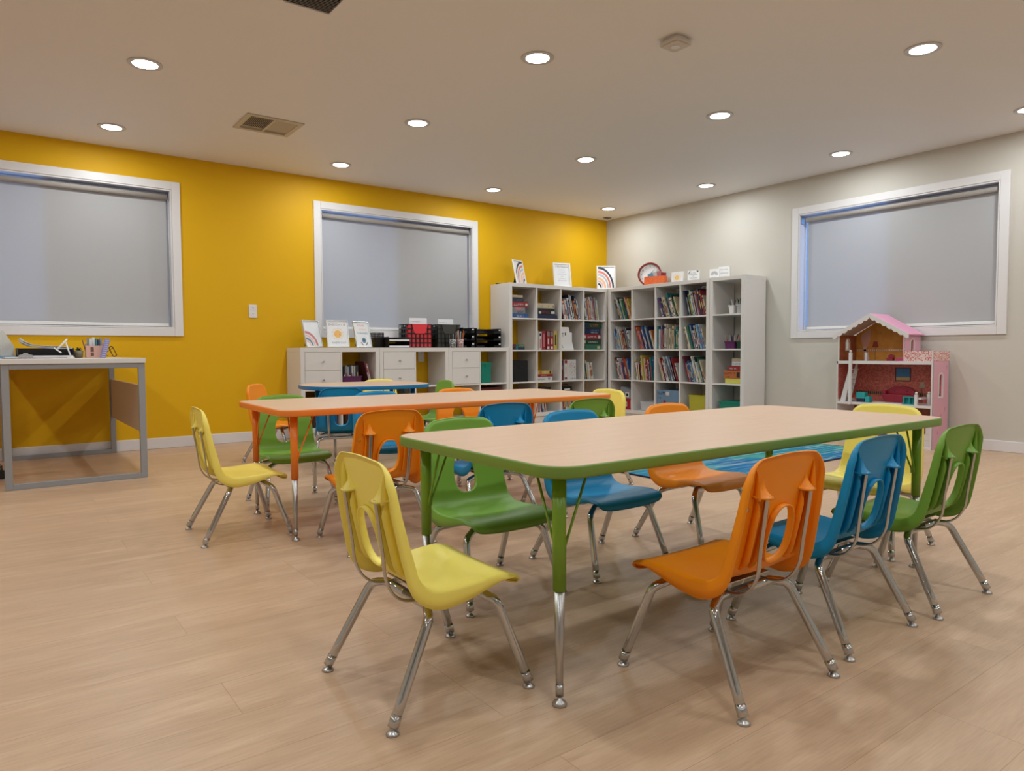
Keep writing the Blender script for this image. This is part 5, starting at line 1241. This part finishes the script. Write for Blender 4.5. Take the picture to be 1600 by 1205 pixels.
for k in range(7):
    z = .385+.04*k; x = .030+.0115*k; b = MB(); b.box(x, x+.035, .0262, .1148, z, z+.005); b.build('stair_tread', M_DW, root)
b = MB()
for k in range(6): b.box(.70+.011*k, .769, .03, .115, .019+.05*k, .019+.05*(k+1)-.001)
b.build('steps', M_DW, root)
# dollhouse furniture
def toy(name, x, y, z, label, rz=0):
    o = empty(name); o.matrix_world = T @ Matrix.Translation((x, y, z)) @ Matrix.Rotation(rz, 4, 'Z'); tag(o, label, 'toy furniture'); return o
M_SOFA = mat('toy_sofa_red', rgb(150, 30, 50), .5); M_TTEAL = mat('toy_teal', rgb(45, 165, 165), .5)
t_ = toy('toy_sofa', .335, .17, .3488, 'dark red toy sofa in the middle floor of the dollhouse')
b = MB(); b.prism([(0, 0), (.21, 0), (.235, .05), (.235, .07), (.0-.025, .07), (-.025, .05)], 0, .07, 'y'); b.build('sofa_base', M_SOFA, t_, bevel=.004)
b = MB(); b.prism([(-.005, .0705)]+[(.105+.115*math.cos(PI-PI*k/14), .085+.055*math.sin(PI-PI*k/14)) for k in range(15)]+[(.215, .0705)], .05, .07, 'y'); b.build('sofa_back', M_SOFA, t_, bevel=.003)
for x in (.055, .155): b = MB(); b.ball((x, .049, .10), .004, seg=8); b.build('button', M_BK['k'], t_)
for x in (-.022, .208): b = MB(); b.box(x, x+.024, 0, .049, .0705, .10); b.build('sofa_arm', M_SOFA, t_, bevel=.004)
t_ = toy('toy_armchair', .150, .04, .3488, 'teal toy armchair beside the dollhouse stairs, middle floor')
b = MB(); b.box(0, .075, 0, .06, .03, .085); b.box(.076, .115, 0, .055, .0, .05); b.build('seat_block', M_TTEAL, t_, bevel=.004)
b = MB(); b.box(.005, .07, .005, .055, 0, .0295); b.build('dark_base', M_BK['n'], t_)
t_ = toy('toy_shelf', .545, .03, .3488, 'teal open toy shelf with two compartments, middle floor of the dollhouse')
b = MB(); b.box(0, .095, 0, .04, 0, .006); b.box(0, .095, 0, .04, .058, .064); b.box(0, .005, 0, .04, .006, .058); b.box(.09, .095, 0, .04, .006, .058); b.box(.045, .050, 0, .04, .006, .058); b.box(.005, .09, .036, .04, .006, .058); b.build('shelf_body', M_TTEAL, t_)
t_ = toy('toy_chair', .372, .10, .7036, 'dark red toy chair on the top floor of the dollhouse')
b = MB(); b.prism([(0, 0), (.05, 0), (.05, .045), (.025, .058), (0, .045)], .03, .04, 'y'); b.box(0, .05, 0, .03, .0, .025); b.build('chair_body', M_SOFA, t_, bevel=.002)
t_ = toy('toy_bed', .458, .08, .7036, 'pink toy bed on the top floor of the dollhouse')
b = MB(); b.box(0, .088, 0, .15, 0, .022); b.box(0, .088, .15, .158, 0, .035); b.build('bed_frame', mat('toy_pink', rgb(205, 70, 110), .5), t_, bevel=.002)
b = MB(); b.box(.004, .084, .004, .146, .0225, .03); b.build('mattress', M_BK['i'], t_, bevel=.002)
t_ = toy('toy_rug', .30, .02, .3488, 'flat white toy rug before the sofa in the dollhouse')
b = MB(); b.box(0, .23, 0, .12, 0, .003); b.build('rug_sheet', M_PAPER, t_)
